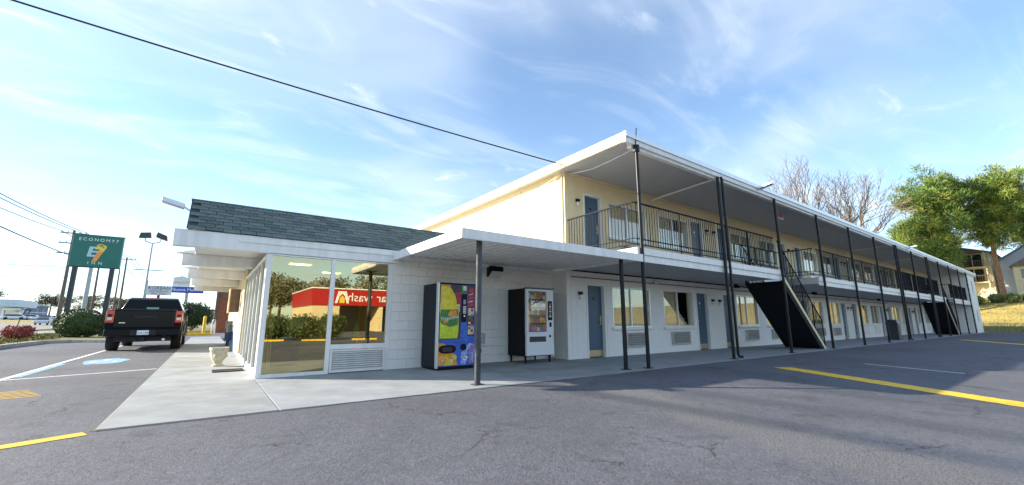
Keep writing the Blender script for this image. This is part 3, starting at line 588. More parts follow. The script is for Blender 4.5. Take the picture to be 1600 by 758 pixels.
# posts and downpipes
posts = [7.83 + 3.705*k for k in range(0, 13)]
for i, x in enumerate(posts):
    if x > 53.8: continue
    p = MB().tube([(x, 5.765, 0), (x, 5.765, 2.7), (x, 5.765, 5.12)], .042, 12).build('post', 'black_metal', MT, True)
    MB().box(x-.09, x+.09, 5.68, 5.84, 0, .012).build('base_plate', 'black_metal', p)
for i in (1, 6, 8):
    x = posts[i] + .16
    p = MB().tube([(x, 5.74, 5.14), (x, 5.72, 5.0), (x, 5.72, .12), (x+.01, 5.70, .06), (x+.10, 5.66, .05)], .036, 10).build('downpipe', 'black_metal', MT, True)
    MB().tube([(x, 5.80, 5.13), (x+.02, 6.4, 5.12), (x+.0, 8.05, 5.02), (x, 8.14, 4.96)], .032, 8).build('drain_pipe', 'trim_white', p, True)
MB().cyl((posts[0], 5.765, 4.96), (posts[0], 5.765, 5.12), .075).build('wire_clamp', 'black_metal', MT); MB().tube([(posts[0]-.02, 5.77, 5.1), (posts[0]-.01, 5.74, 5.42), (posts[0]+.01, 5.74, 5.56)], .012, 6).build('service_mast', 'black_metal', MT)
# railings
def railing(a, b, z0, axis='x', fixed=5.93, sep=0.10, single=True, name='railing'):
    """a run of railing; z0 is the floor"""
    f = (lambda u, z: (u, fixed, z)) if axis == 'x' else (lambda u, z: (fixed, u, z))
    def bar(mb, u0, u1, z0_, z1_, t=.011):
        if axis == 'x': mb.box(u0, u1, fixed-t, fixed+t, z0_, z1_)
        else: mb.box(fixed-t, fixed+t, u0, u1, z0_, z1_)
    mb = MB(); bar(mb, a, b, z0+1.10, z0+1.135, .018); r = mb.build(name, 'rail_metal', MT)
    for z in (0.10, 0.235):
        m2 = MB(); bar(m2, a, b, z0+z, z0+z+.022, .012); m2.build('bottom_rail', 'rail_metal', r)
    npost = max(1, int(round((b-a)/1.85)))
    for i in range(1, npost):
        u = a+(b-a)*i/npost; m2 = MB(); bar(m2, u-.016, u+.016, z0-.0, z0+1.10, .016); m2.build('upright', 'rail_metal', r)
    n = int((b-a)/sep); org = ORG[MT.name]
    if single:
        q = MB().box(-.0068, .0068, -.0068, .0068, z0+.122, z0+1.10); me = bpy.data.meshes.new('baluster'); me.from_pydata(q.v, [], q.f); me.materials.append(M['rail_metal'])
        for i in range(n): p = f(a+sep*(i+.5), 0); link('baluster', me, r, Vector((p[0], p[1], 0)) - Vector((org.x, org.y, 0)))
    else:
        m2 = MB()
        for i in range(n): u = a+sep*(i+.5); p = f(u, 0); m2.box(p[0]-.0075, p[0]+.0075, p[1]-.0075, p[1]+.0075, z0+.122, z0+1.10)
        stuff(m2.build('balusters', 'rail_metal', r))
    return r
railing(5.95, 8.15, Z2, 'y', 7.82)
for i in range(12):
    a, b = posts[i]+.03, posts[i+1]-.03
    if i == 2 or i == 9: continue                        # stair openings
    railing(a, b, Z2, single=i < 6)
railing(posts[2]+.03, 15.45, Z2, single=False) if 15.45 - posts[2] > .3 else None
railing(15.5, 18.6, Z2, 'x', 7.17); railing(5.95, 7.15, Z2, 'y', 18.66)
railing(42.25, 45.38, Z2, 'x', 7.17, single=False); railing(5.95, 7.15, Z2, 'y', 45.43, single=False)
# stairs
def stair(xt, xf, n=14):
    y0, y1 = 5.90, 7.08; rise = 2.65/n; run = (xf-xt)/n
    s = MB().prism([(xt, y0, 2.60), (xt, y0, 2.28), (xf-.42, y0, 0.0), (xf, y0, 0.0)], (0, .035, 0)).prism([(xt, y1-.035, 2.60), (xt, y1-.035, 2.28), (xf-.42, y1-.035, 0.0), (xf, y1-.035, 0.0)], (0, .035, 0)).build('staircase', 'rail_metal', MT)
    MB().prism([(xt, y0+.04, 2.30), (xf-.40, y0+.04, 0.02), (xf-.37, y0+.04, 0.02), (xt, y0+.04, 2.33)], (0, y1-y0-.08, 0)).build('underside_panel', 'rail_metal', s)
    MB().prism([(xt-.02, y0-.022, 2.66), (xt-.02, y0-.022, 2.50), (xf-.14, y0-.022, 0.0), (xf+.04, y0-.022, 0.0)], (0, .02, 0)).build('stringer_trim', 'paint_cream', s)
    for i in range(n): MB().box(xt+i*run, xt+(i+1)*run+.03, y0+.037, y1-.037, 2.65-(i+1)*rise-.04, 2.65-(i+1)*rise).build('tread', 'walk_grey', s)
    sl_ = 2.65/(xf-xt)
    for y in (y0+.015, y1-.02):
        mb = MB().tube([(xt, y, 2.65+1.05), (xf+.02, y, 1.02), (xf+.02, y, 0.0)], .02, 8)
        for i in range(4): u = xt+(xf-xt)*(i+.1)/4; z = 2.65-(u-xt)*sl_; mb.cyl((u, y, z), (u, y, z+1.04), .016, n=6)
        mb.tube([(xt, y, 2.65+.16), (xf, y, .16)], .011, 6); rl = mb.build('handrail', 'rail_metal', s)
        m2 = MB(); k = int((xf-xt)/.115)
        for i in range(k): u = xt+.06+.115*i; z = 2.65-(u-xt)*sl_; m2.box(u-.008, u+.008, y-.008, y+.008, z+.16, z+1.04)
        stuff(m2.build('balusters', 'rail_metal', s))
    return s
stair(15.45, 18.6); stair(42.2, 45.4)
# doors and windows
def door(r, z0, near):
    x0, x1 = r[0], r[1]; fr = MB().box(x0+.05, x1-.05, FY+.09, FY+.13, z0+.012, z0+1.99).build('door', 'door_blue', MT)
    MB().box(x0, x0+.048, FY-.022, FY+.15, z0, z0+2.04).box(x1-.048, x1, FY-.022, FY+.15, z0, z0+2.04).box(x0+.05, x1-.05, FY-.022, FY+.15, z0+1.993, z0+2.04).build('frame', 'trim_white', fr)
    MB().box(x0+.07, x1-.07, FY+.083, FY+.089, z0+.03, z0+.20).build('kick_plate', 'brass', fr)
    hx = x1-.12 if r[4] == 0 else x0+.12; sg = -1 if r[4] == 0 else 1
    MB().box(hx-.028, hx+.028, FY+.07, FY+.089, z0+.90, z0+1.16, .006).cyl((hx, FY+.075, z0+1.0), (hx, FY+.035, z0+1.0), .014, n=8).tube([(hx, FY+.04, z0+1.0), (hx+sg*.11, FY+.04, z0+1.0)], .012, 8).build('handle', 'brass', fr)
    MB().cyl(((x0+x1)/2, FY+.089, z0+1.5), ((x0+x1)/2, FY+.08, z0+1.5), .012, n=8).box((x0+x1)/2-.035, (x0+x1)/2+.035, FY+.082, FY+.089, z0+1.6, z0+1.67).build('number_plate', 'alu' if r[4] else 'black_metal', fr)
    lx = x0-.26 if r[4] == 0 else x1+.30
    l = MB().box(lx-.06, lx+.06, FY-.09, FY-.013, z0+1.72, z0+1.80, .008).build('wall_light', 'black_plastic', MT); MB().box(lx-.035, lx+.035, FY-.088, FY-.02, z0+1.60, z0+1.718, .01).build('lens', 'lamp_lens', l)
def window(i, r, z0, zw0, zw1, near):
    x0, x1 = r[2], r[3]; xm = (x0+x1)/2; y = FY
    w_ = MB().box(x0+.04, x1-.04, y+.06, y+.066, z0+zw0+.04, z0+zw1-.04).build('window', 'room_glass', MT)
    MB().box(x0, x1, y-.008, y+.10, z0+zw1-.04, z0+zw1).box(x0, x1, y-.008, y+.10, z0+zw0, z0+zw0+.04).box(x0, x0+.04, y-.008, y+.10, z0+zw0+.04, z0+zw1-.04).box(x1-.04, x1, y-.008, y+.10, z0+zw0+.04, z0+zw1-.04).box(xm-.022, xm+.022, y+.03, y+.10, z0+zw0+.04, z0+zw1-.04).build('frame', 'alu', w_)
    # pleated curtains, some pulled aside
    gap = {0: (0.0, 0.0), 1: (0.50, 0.93), 2: (0.0, 0.0)}.get(i % 5 if z0 < 1 else (i+1) % 4, (0.62, 0.80) if i % 3 == 0 else (0, 0))
    mb = MB(); n = 40; pr = None
    for k in range(n+1):
        u = k/n; xx = x0+.04+(x1-x0-.08)*u; yy_ = y+.115+.018*math.sin(u*2*math.pi*13)+.008*math.sin(u*41)
        if pr and not (gap[0] < u < gap[1]): mb.quad((pr[0], pr[1], z0+zw0-.02), (xx, yy_, z0+zw0-.02), (xx, yy_, z0+zw1), (pr[0], pr[1], z0+zw1))
        elif pr and gap[1] > 0:      # the free edge drapes: short strip at the bottom
            t = (u-gap[0])/(gap[1]-gap[0]); h = (1-t)*.55; mb.quad((pr[0], pr[1], z0+zw0-.02), (xx, yy_, z0+zw0-.02), (xx, yy_, z0+zw0+h*(zw1-zw0)), (pr[0], pr[1], z0+zw0+(h+.0136)*(zw1-zw0)))
        pr = (xx, yy_)
    mb.build('curtain', 'curtain', w_)
    MB().box(x0-.07, x1+.07, y-.10, y-.012, z0+zw0-.075, z0+zw0-.004, .008).build('sill', 'trim_white', w_)
    gx = x0+.5 if r[4] == 0 else x0+.32
    if near: grille(MT, gx, gx+1.02, z0+.24, z0+.66, y-.035, n=7, m='grille_grey')
    else: MB().box(gx, gx+1.02, y-.06, y-.005, z0+.24, z0+.66, .01).build('ac_grille', 'alu', MT)
for i, r in enumerate(rooms):
    door(r, 0.0, i < 4); window(i, r, 0.0, .82, 2.02, i < 6)
    door(r, Z2, i < 4); window(i+3, r, Z2, .86, 1.94, i < 3)
# conduit run, round lights, exit sign on the soffits
MB().tube([(FX0, FY-.05, 2.20), (12, FY-.05, 2.2), (38, FY-.05, 2.2)], .014, 6).build('conduit', 'brown', MT)
for x in (11.7, 30.4): MB().lathe((x, FY-.02, 2.24), [(.0, -.09), (.06, -.08), (.08, -.04), (.085, .0)], 14, 'y').build('round_light', 'lamp_lens', MT, True)
for x, y in ((16.3, 7.9), (23.6, 7.7), (34, 7.7)):
    l = MB().prism([(x-.14, y-.1, 2.38), (x+.14, y-.1, 2.38), (x+.16, y-.14, 2.25), (x-.16, y-.14, 2.25)], (0, .12, 0)).build('flood_light', 'black_plastic', MT)
ex = MB().box(17.56, 18.04, 6.56, 6.60, 4.94, 5.19, .005).build('exit_sign', 'trim_white', MT); text('letters', 'EXIT', .21, (17.8, 6.552, 5.065), -90, 'exit_red', ex, .003, xscale=.85)
text('letters', 'EXIT', .21, (17.556, 6.58, 5.065), 180, 'exit_red', ex, .003, xscale=.2)
for x in (14.1, 33.0):
    l = MB().hexa([(x-.10, RY0-.42, 5.30), (x+.10, RY0-.42, 5.30), (x+.10, RY0-.0, 5.22), (x-.10, RY0-.0, 5.22), (x-.09, RY0-.42, 5.35), (x+.09, RY0-.42, 5.35), (x+.09, RY0-.0, 5.28), (x-.09, RY0-.0, 5.28)]).build('roof_edge_light', 'alu', MT)
MB().tube([(7.9, 8.15, 5.12), (7.86, 7.2, 4.98), (7.84, 6.3, 5.02), (posts[0], 5.8, 5.06)], .008, 6).build('service_cable', 'trim_white', MT)
MB().tube([(7.45, 8.0, 5.27), (7.65, 8.3, 5.1), (7.74, 9.6, 4.4), (7.742, 10.2, 3.6)], .009, 6).build('service_cable', 'paint_cream', MT)
MB().tube([(7.45, 8.0, 5.27), (7.66, 8.5, 5.05), (7.742, 11.2, 4.7), (7.742, 14, 4.65)], .009, 6).build('service_cable', 'paint_cream', MT)

# ================================================================== vending machines
VM = thing('drink_vending_machine', 'tall drink vending machine with yellow bottle picture on its blue front', 'vending machine', (3.86, 7.96, 0))
vx0, vx1, vy0, vy1 = 3.86, 4.80, 7.96, 8.72
MB().box(vx0, vx1, vy0+.10, vy1, .03, 1.80, .012).build('cabinet', 'vend_side', VM)
MB().box(vx0+.03, vx1-.03, vy0+.06, vy1-.03, 0, .05).build('plinth', 'black_plastic', VM)
fp = MB().box(vx0+.035, vx1-.035, vy0+.02, vy0+.098, .07, 1.78, .006).build('front_panel', 'c_blue', VM)
MB().box(vx0, vx0+.033, vy0, vy0+.098, .04, 1.81, .006).build('edge_trim', 'alu', VM); MB().box(vx1-.033, vx1, vy0, vy0+.098, .04, 1.81, .006).build('edge_trim', 'alu', VM)
MB().box(vx0+.034, vx1-.034, vy0+.005, vy0+.098, 1.782, 1.81).build('top_trim', 'black_plastic', VM)
yv = vy0+.02
def flat(poly, m, dy, name='print', par=fp): return MB().prism([(vx0+a, yv-dy, b) for a, b in poly], (0, .002, 0)).build(name, m, par)
flat([(.04, .62), (.55, .62), (.55, 1.77), (.04, 1.77)], 'c_dark', .003); flat([(.33, 1.30), (.54, 1.30), (.54, 1.62), (.40, 1.60)], 'c_red', .0045)
flat([(.05, 1.20), (.52, 1.2), (.53, 1.36), (.05, 1.34)], 'c_cream', .005)
flat([(.06, .64), (.48, .64), (.50, .80), (.50, 1.26), (.45, 1.34), (.44, 1.44), (.40, 1.56), (.33, 1.66), (.28, 1.73), (.28, 1.77), (.07, 1.77), (.06, 1.60)], 'c_yellow', .0065)
flat([(.06, .64), (.48, .64), (.50, .80), (.50, .98), (.06, 1.02)], 'c_lime', .008)
flat([(.06, 1.02), (.10, .94), (.30, .88), (.48, .92), (.49, 1.25), (.07, 1.24)], 'c_green', .0095, 'bottle_label')
flat([(.24, 1.12), (.28, 1.21), (.36, 1.25), (.44, 1.22), (.46, 1.12), (.36, 1.07)], 'c_orange', .011, 'bottle_label'); flat([(.14, .94), (.24, .97), (.26, 1.04), (.16, 1.03)], 'c_orange', .011, 'bottle_label')
text('letters', 'Tropicana', .112, (vx0+.275, yv-.014, 1.065), -90, 'c_white', fp, .001, rot=9, shear=.15, xscale=.95)
flat([(.04, .09), (.50, .09), (.42, .30), (.30, .46), (.20, .52), (.04, .56)], 'c_orange', .004); flat([(.06, .12), (.26, .10), (.30, .24), (.12, .30)], 'c_yellow', .0055)
flat([(.60, .12), (.88, .12), (.90, .50), (.78, .54), (.66, .44), (.58, .30)], 'c_lightblue', .004); flat([(.76, .38), (.86, .36), (.90, .46), (.82, .50)], 'c_purple', .0055); flat([(.62, .2), (.70, .16), (.74, .26), (.66, .30)], 'c_white', .0055)
flat([(.72, .68), (.895, .68), (.895, 1.76), (.72, 1.76)], 'c_dark', .003)
for k, (m, a, b) in enumerate((('c_red', 1.30, 1.72), ('c_cream', 1.12, 1.28), ('c_dark', .95, 1.1), ('c_cream', .72, .9))): flat([(.735, a), (.88, a), (.885, b), (.735, b)], m, .005)
for k in range(5): flat([(.735, 1.32+k*.08), (.85, 1.35+k*.08), (.85, 1.365+k*.08), (.735, 1.335+k*.08)], 'c_white' if k % 2 else 'c_purple', .0065)
flat([(.55, 1.60), (.70, 1.60), (.70, 1.77), (.55, 1.77)], 'c_green', .005); flat([(.60, 1.66), (.68, 1.66), (.68, 1.76), (.60, 1.76)], 'c_white', .007); text('letters', '1', .05, (vx0+.64, yv-.009, 1.70), -90, 'c_red', fp, .001)
def disc(cx_, cz_, r0, m, dy, n=18, name='print'): return flat([(cx_+r0*math.cos(2*math.pi*k/n), cz_+r0*math.sin(2*math.pi*k/n)) for k in range(n)], m, dy, name)
for cx_, cz_, r0 in ((.14, .20, .10), (.33, .16, .075), (.42, .25, .06)):
    disc(cx_, cz_, r0, 'c_orange', .0062); disc(cx_, cz_, r0*.86, 'c_cream', .0072)
    for k in range(7):
        a, b = 2*math.pi*k/7+.08, 2*math.pi*(k+1)/7-.08; flat([(cx_+r0*.12*math.cos((a+b)/2), cz_+r0*.12*math.sin((a+b)/2)), (cx_+r0*.78*math.cos(a), cz_+r0*.78*math.sin(a)), (cx_+r0*.82*math.cos((a+b)/2), cz_+r0*.82*math.sin((a+b)/2)), (cx_+r0*.78*math.cos(b), cz_+r0*.78*math.sin(b))], 'c_yellow' if cx_ > .3 else 'c_orange', .0082)
for k in range(16): cx_, cz_ = .60+.07*(k % 4)+rng.uniform(-.02, .02), .14+.085*(k//4)+rng.uniform(-.02, .02); disc(cx_, cz_, rng.uniform(.03, .045), ('c_lightblue', 'c_purple', 'c_blue', 'c_lightblue')[(k*3) % 4], .0062+.0004*k); disc(cx_-.01, cz_+.012, .009, 'c_white', .0135)
for k in range(10): disc(.765+.07*(k % 2)+rng.uniform(-.01, .02), .74+.055*k, .032, ('c_cream', 'c_red', 'c_green', 'c_purple')[k % 4], .0062+.0003*k, 12)
flat([(.09, .68), (.115, .68), (.12, 1.0), (.095, 1.0)], 'c_yellow', .0092); flat([(.10, 1.28), (.13, 1.28), (.14, 1.55), (.17, 1.66), (.12, 1.6)], 'c_cream', .0085); flat([(.07, 1.735), (.285, 1.735), (.285, 1.77), (.07, 1.77)], 'c_orange', .0085)
for k in range(26): disc(rng.uniform(.09, .46), rng.uniform(.66, .88), rng.uniform(.004, .010), rng.choice(('c_yellow', 'c_cream', 'c_white')), .0095, 8, 'droplet')
kp = MB().box(vx0+.565, vx0+.695, yv-.02, yv, .98, 1.58, .012).build('selector_panel', 'black_plastic', VM)
MB().box(vx0+.60, vx0+.66, yv-.024, yv-.021, 1.36, 1.46).build('display', 'glassy', kp)
for r_ in range(5):
    for c_ in range(3): MB().box(vx0+.596+c_*.027, vx0+.615+c_*.027, yv-.025, yv-.021, 1.16+r_*.034, 1.184+r_*.034).build('button', 'alu', kp)
MB().cyl((vx0+.63, yv-.02, 1.11), (vx0+.63, yv-.028, 1.11), .02, n=10).build('coin_slot', 'chrome', kp)
mb = MB(); pts = [(vx0+.25+.20*math.copysign(abs(math.cos(t))**.6, math.cos(t)), yv-.012, .42+.085*math.copysign(abs(math.sin(t))**.8, math.sin(t))) for t in [2*math.pi*k/20 for k in range(20)]]
mb.prism(pts, (0, .011, 0)).build('dispensing_slot', 'black_plastic', VM); MB().box(vx0+.14, vx0+.36, yv-.0135, yv-.0125, .37, .46).build('slot_flap', 'c_dark', VM)
mb = MB().lathe((vx0+.63, yv-.006, .45), [(.075, 0), (.07, -.012), (.03, -.012)], 16, 'y'); mb.build('coin_return', 'black_plastic', VM)

SM = thing('snack_vending_machine', 'black snack vending machine with glass front and white lower door on short legs', 'vending machine', (6.22, 8.0, 0))
a0, a1, b0, b1 = 6.22, 7.11, 8.0, 8.76
MB().box(a0, a1, b0+.07, b1, .16, 1.80, .01).build('cabinet', 'black_plastic', SM)
for x in (a0+.06, a1-.06):
    for y in (b0+.12, b1-.06): MB().cyl((x, y, 0), (x, y, .165), .02, .032, 8).build('leg', 'black_plastic', SM)
dr = MB().box(a0+.015, a1-.015, b0, b0+.068, .18, .70, .008).build('lower_door', 'vend_white', SM); MB().box(a0+.10, a0+.62, b0-.006, b0+.01, .50, .63, .006).build('delivery_flap', 'c_dark', dr); MB().box(a1-.17, a1-.11, b0-.006, b0+.01, .60, .66).build('coin_return', 'black_plastic', dr)
MB().box(a0+.015, a0+.075, b0, b0+.068, .702, 1.78).box(a0+.076, a1-.23, b0, b0+.068, .702, .74).box(a0+.076, a1-.23, b0, b0+.068, 1.73, 1.78).box(a1-.229, a1-.015, b0, b0+.068, .702, 1.78).build('door_frame', 'vend_white', SM)
MB().box(a0, a1, b0-.005, b0+.069, 1.782, 1.82).build('header', 'grey_post', SM)
MB().box(a0+.076, a1-.23, b0+.02, b0+.026, .742, 1.728).build('glass_pane', 'vend_glass', SM)
cp = MB().box(a1-.20, a1-.06, b0-.012, b0-.001, 1.02, 1.50, .006).build('selector_panel', 'black_plastic', SM)
for k in range(6): MB().box(a1-.16, a1-.10, b0-.016, b0-.013, 1.10+k*.06, 1.135+k*.06).build('button', 'c_orange' if k % 2 else 'c_white', cp)
MB().box(a1-.15, a1-.09, b0-.014, b0-.001, .86, .97).build('bill_slot', 'black_plastic', SM)
MB().box(a0+.07, a1-.22, b0+.0695, b0+.074, .742, 1.728).build('back_panel', 'c_dark', SM)
sn = ['c_red', 'c_orange', 'c_yellow', 'c_purple', 'c_blue', 'c_cream', 'c_red', 'c_lightblue']
for r_ in range(5):
    z = .76+r_*.195; MB().box(a0+.078, a1-.232, b0+.03, b0+.066, z-.012, z).build('shelf', 'black_plastic', SM)
    for c_ in range(6):
        x = a0+.095+c_*.093; h = rng.uniform(.09, .15); m = rng.choice(sn); q = MB().hexa([(x, b0+.034, z+.002), (x+.078, b0+.034, z+.002), (x+.078, b0+.064, z+.002), (x, b0+.064, z+.002), (x+.004, b0+.044, z+h), (x+.074, b0+.044, z+h), (x+.074, b0+.05, z+h), (x+.004, b0+.05, z+h)])
        q.build('snack_packet', m, SM)
bx = thing('utility_box', 'small white electrical box on the wall base right of the snack machine', 'box', (7.55, 8.75, 0))
MB().box(7.48, 7.74, 8.68, 8.785, .06, .42, .008).build('housing', 'paint_white', bx); MB().box(7.50, 7.72, 8.672, 8.679, .08, .40).build('door', 'trim_white', bx)

# ------------------------------------------------------------------ small things by the lobby
pt = thing('planter_urn', 'weathered stone planter urn on the sidewalk beside the lobby windows', 'planter', (.28, 11.75, 0))
MB().lathe((.28, 11.75, 0), [(.115, 0), (.115, .03), (.07, .05), (.085, .09), (.13, .16), (.165, .27), (.178, .36), (.192, .375), (.192, .41), (.17, .415), (.16, .38), (.05, .36)], 20).build('bowl', 'stone_pot', pt, True)
for k in range(4):
    t = R(-110+k*75); MB().lathe((.28+.145*math.cos(t), 11.75+.145*math.sin(t), .23), [(.01, -.05), (.045, -.03), (.05, .02), (.02, .06)], 8).build('relief_flower', 'stone_pot', pt, True)
MB().lathe((.28, 11.75, .33), [(.155, .02), (.1, .04), (.01, .045)], 14).build('soil', 'bark_grey', pt)
mt = thing('rubber_doormat', 'black slatted rubber doormat lying beside the stone urn', 'doormat', (.45, 10.5, 0))
MB().box(.17, .70, 10.30, 10.34, .001, .018).build('border', 'rubber', mt); MB().box(.17, .70, 10.70, 10.74, .001, .018).build('border', 'rubber', mt)
for k in range(13): MB().box(.17+k*.0425, .19+k*.0425, 10.342, 10.698, .001, .016).build('slat', 'rubber', mt)
cab = thing('wall_cabinet', 'brown box cabinet sticking out of the lobby side wall', 'cabinet', (.77, 16, 1.25))
MB().box(.50, .765, 15.85, 16.15, 1.28, 2.0, .01).build('housing', 'brown', cab); MB().box(.46, .498, 15.83, 16.17, 1.25, 2.02, .006).build('face_plate', 'paint_cream', cab)
nb = thing('newspaper_box', 'dark blue newspaper box against the lobby side wall', 'newspaper box', (.5, 18.6, 0))
MB().box(.55, .75, 18.4, 18.75, .30, 1.0, .015).build('housing', 'news_blue', nb); MB().box(.6, .7, 18.5, 18.65, 0, .30).build('stand', 'news_blue', nb); MB().box(.57, .73, 18.392, 18.399, .6, .95).build('window', 'car_glass', nb)
tb = thing('trash_can', 'dark grey trash can with domed lid on the walkway near the far posts', 'trash can', (30.6, 6.45, 0))
MB().box(30.35, 30.85, 6.2, 6.7, 0.02, .82, .02).build('body', 'grey_post', tb); MB().hexa([(30.32, 6.17, .822), (30.88, 6.17, .822), (30.88, 6.73, .822), (30.32, 6.73, .822), (30.42, 6.27, 1.08), (30.78, 6.27, 1.08), (30.78, 6.63, 1.08), (30.42, 6.63, 1.08)]).build('lid', 'grey_post', tb, bevel=.02)
rc = thing('reception_counter', 'green and red reception counter inside the lobby', 'counter', (3.4, 10.6, 0.02))
MB().box(3.0, 5.4, 10.4, 10.9, .02, .55).build('base', 'counter_red', rc); MB().box(3.0, 5.4, 10.4, 10.9, .552, 1.05).build('front', 'counter_green', rc); MB().box(2.95, 5.45, 10.35, 10.95, 1.052, 1.09).build('top', 'brown', rc)
ch = thing('lobby_armchair', 'brown armchair behind the corner glass of the lobby', 'chair', (1.25, 9.7, 0.02))
MB().box(1.0, 1.55, 9.5, 10.1, .12, .42, .03).build('seat', 'brown', ch); MB().box(1.0, 1.55, 10.0, 10.14, .42, .95, .03).build('backrest', 'brown', ch)
for x in (1.02, 1.46): MB().box(x, x+.08, 9.5, 9.99, .42, .62, .02).build('armrest', 'brown', ch)

# ================================================================== pickup truck (local: origin at rear bumper, +y forward)
def wheel(parent, x, y, r=.42, w=.29, side=1):
    t = MB().lathe((x-w/2, y, r), [(r*.62, 0), (r*.93, .0), (r, .04), (r, w-.04), (r*.93, w), (r*.62, w)], 28, 'x').build('wheel', 'rubber', parent, True, local=True)
    xr = x+side*(w/2-.02)
    MB().lathe((xr, y, r), [(r*.60, -.02*side), (r*.60, .015*side), (r*.52, .0), (r*.14, .005*side), (r*.14, .02*side)], 20, 'x').build('rim', 'grey_post', t, True, local=True)
    m = MB()
    for k in range(6):
        a = 2*math.pi*k/6; c_, s_ = math.cos(a), math.sin(a)
        m.hexa([(xr, y+.05*c_-.03*s_, r+.05*s_+.03*c_), (xr, y+.05*c_+.03*s_, r+.05*s_-.03*c_), (xr, y+r*.57*c_+.04*s_, r+r*.57*s_-.04*c_), (xr, y+r*.57*c_-.04*s_, r+r*.57*s_+.04*c_)] + [(xr+.025*side, y+.05*c_-.03*s_, r+.05*s_+.03*c_), (xr+.025*side, y+.05*c_+.03*s_, r+.05*s_-.03*c_), (xr+.025*side, y+r*.57*c_+.04*s_, r+r*.57*s_-.04*c_), (xr+.025*side, y+r*.57*c_-.04*s_, r+r*.57*s_+.04*c_)])
    m.build('spokes', 'alu', t, local=True)
TR = thing('pickup_truck', 'black crew cab pickup truck parked along the sidewalk, seen from behind', 'truck', (-1.76, 19.1, -.03), R(0))
TR.scale = (1.0, .98, 1.0)
def side_profile(name, prof, w0, w1, m, zsplit, par=TR, bevel=.03, y=None):
    """closed side profile (y,z) extruded to half width that shrinks from w0 (below zsplit) to w1 (top)"""
    zt = max(p[1] for p in prof); f = lambda z: w0 if z <= zsplit else w0+(w1-w0)*(z-zsplit)/(zt-zsplit)
    m_ = MB(); n = len(prof); k = 0
    m_.v = [(-f(z), y_, z) for y_, z in prof] + [(f(z), y_, z) for y_, z in prof]
    m_.f = [tuple(range(n)), tuple(range(2*n-1, n-1, -1))] + [(i, n+i, n+(i+1) % n, (i+1) % n) for i in range(n)]; m_.mi = [0]*len(m_.f)
    o = m_.build(name, m, par, local=True, bevel=bevel)
    bm = bmesh.new(); bm.from_mesh(o.data); bmesh.ops.recalc_face_normals(bm, faces=bm.faces); bm.to_mesh(o.data); bm.free(); return o
def arcp(cy, cz, r, a0, a1, n=9): return [(cy+r*math.cos(R(a0+(a1-a0)*i/n)), cz+r*math.sin(R(a0+(a1-a0)*i/n))) for i in range(n+1)]
# lower body with wheel arches
body = [(0.16, .62), (.12, .95), (.14, 1.40), (1.95, 1.42), (1.97, 1.36), (4.35, 1.34), (5.2, 1.27), (5.62, 1.18), (5.72, .95), (5.68, .52), (5.32, .50)] + arcp(4.82, .46, .52, 5, 175) + [(4.28, .50), (2.0, .50), (1.75, .50)] + arcp(1.22, .46, .52, 5, 175) + [(.66, .56)]
side_profile('body', body, 1.0, .965, 'car_black', .9)
cab_ = [(1.98, 1.35), (2.16, 1.84), (2.35, 1.925), (3.4, 1.935), (3.75, 1.87), (4.42, 1.34)]
side_profile('cab', cab_, .94, .70, 'car_black', 1.35)
MB().quad((-.76, 2.02, 1.44), (.76, 2.02, 1.44), (.66, 2.155, 1.80), (-.66, 2.155, 1.80)).quad((-.76, 2.015, 1.44), (.76, 2.015, 1.44), (.66, 2.15, 1.80), (-.66, 2.15, 1.80)).build('rear_window', 'car_glass', TR, local=True)
text_par = None
MB().box(-.18, .18, 2.0, 2.055, 1.47, 1.55).build('window_sticker', 'counter_green', TR, local=True)
MB().box(-.17, .17, 2.19, 2.25, 1.855, 1.895, .01).build('brake_light', 'tail_red', TR, local=True)
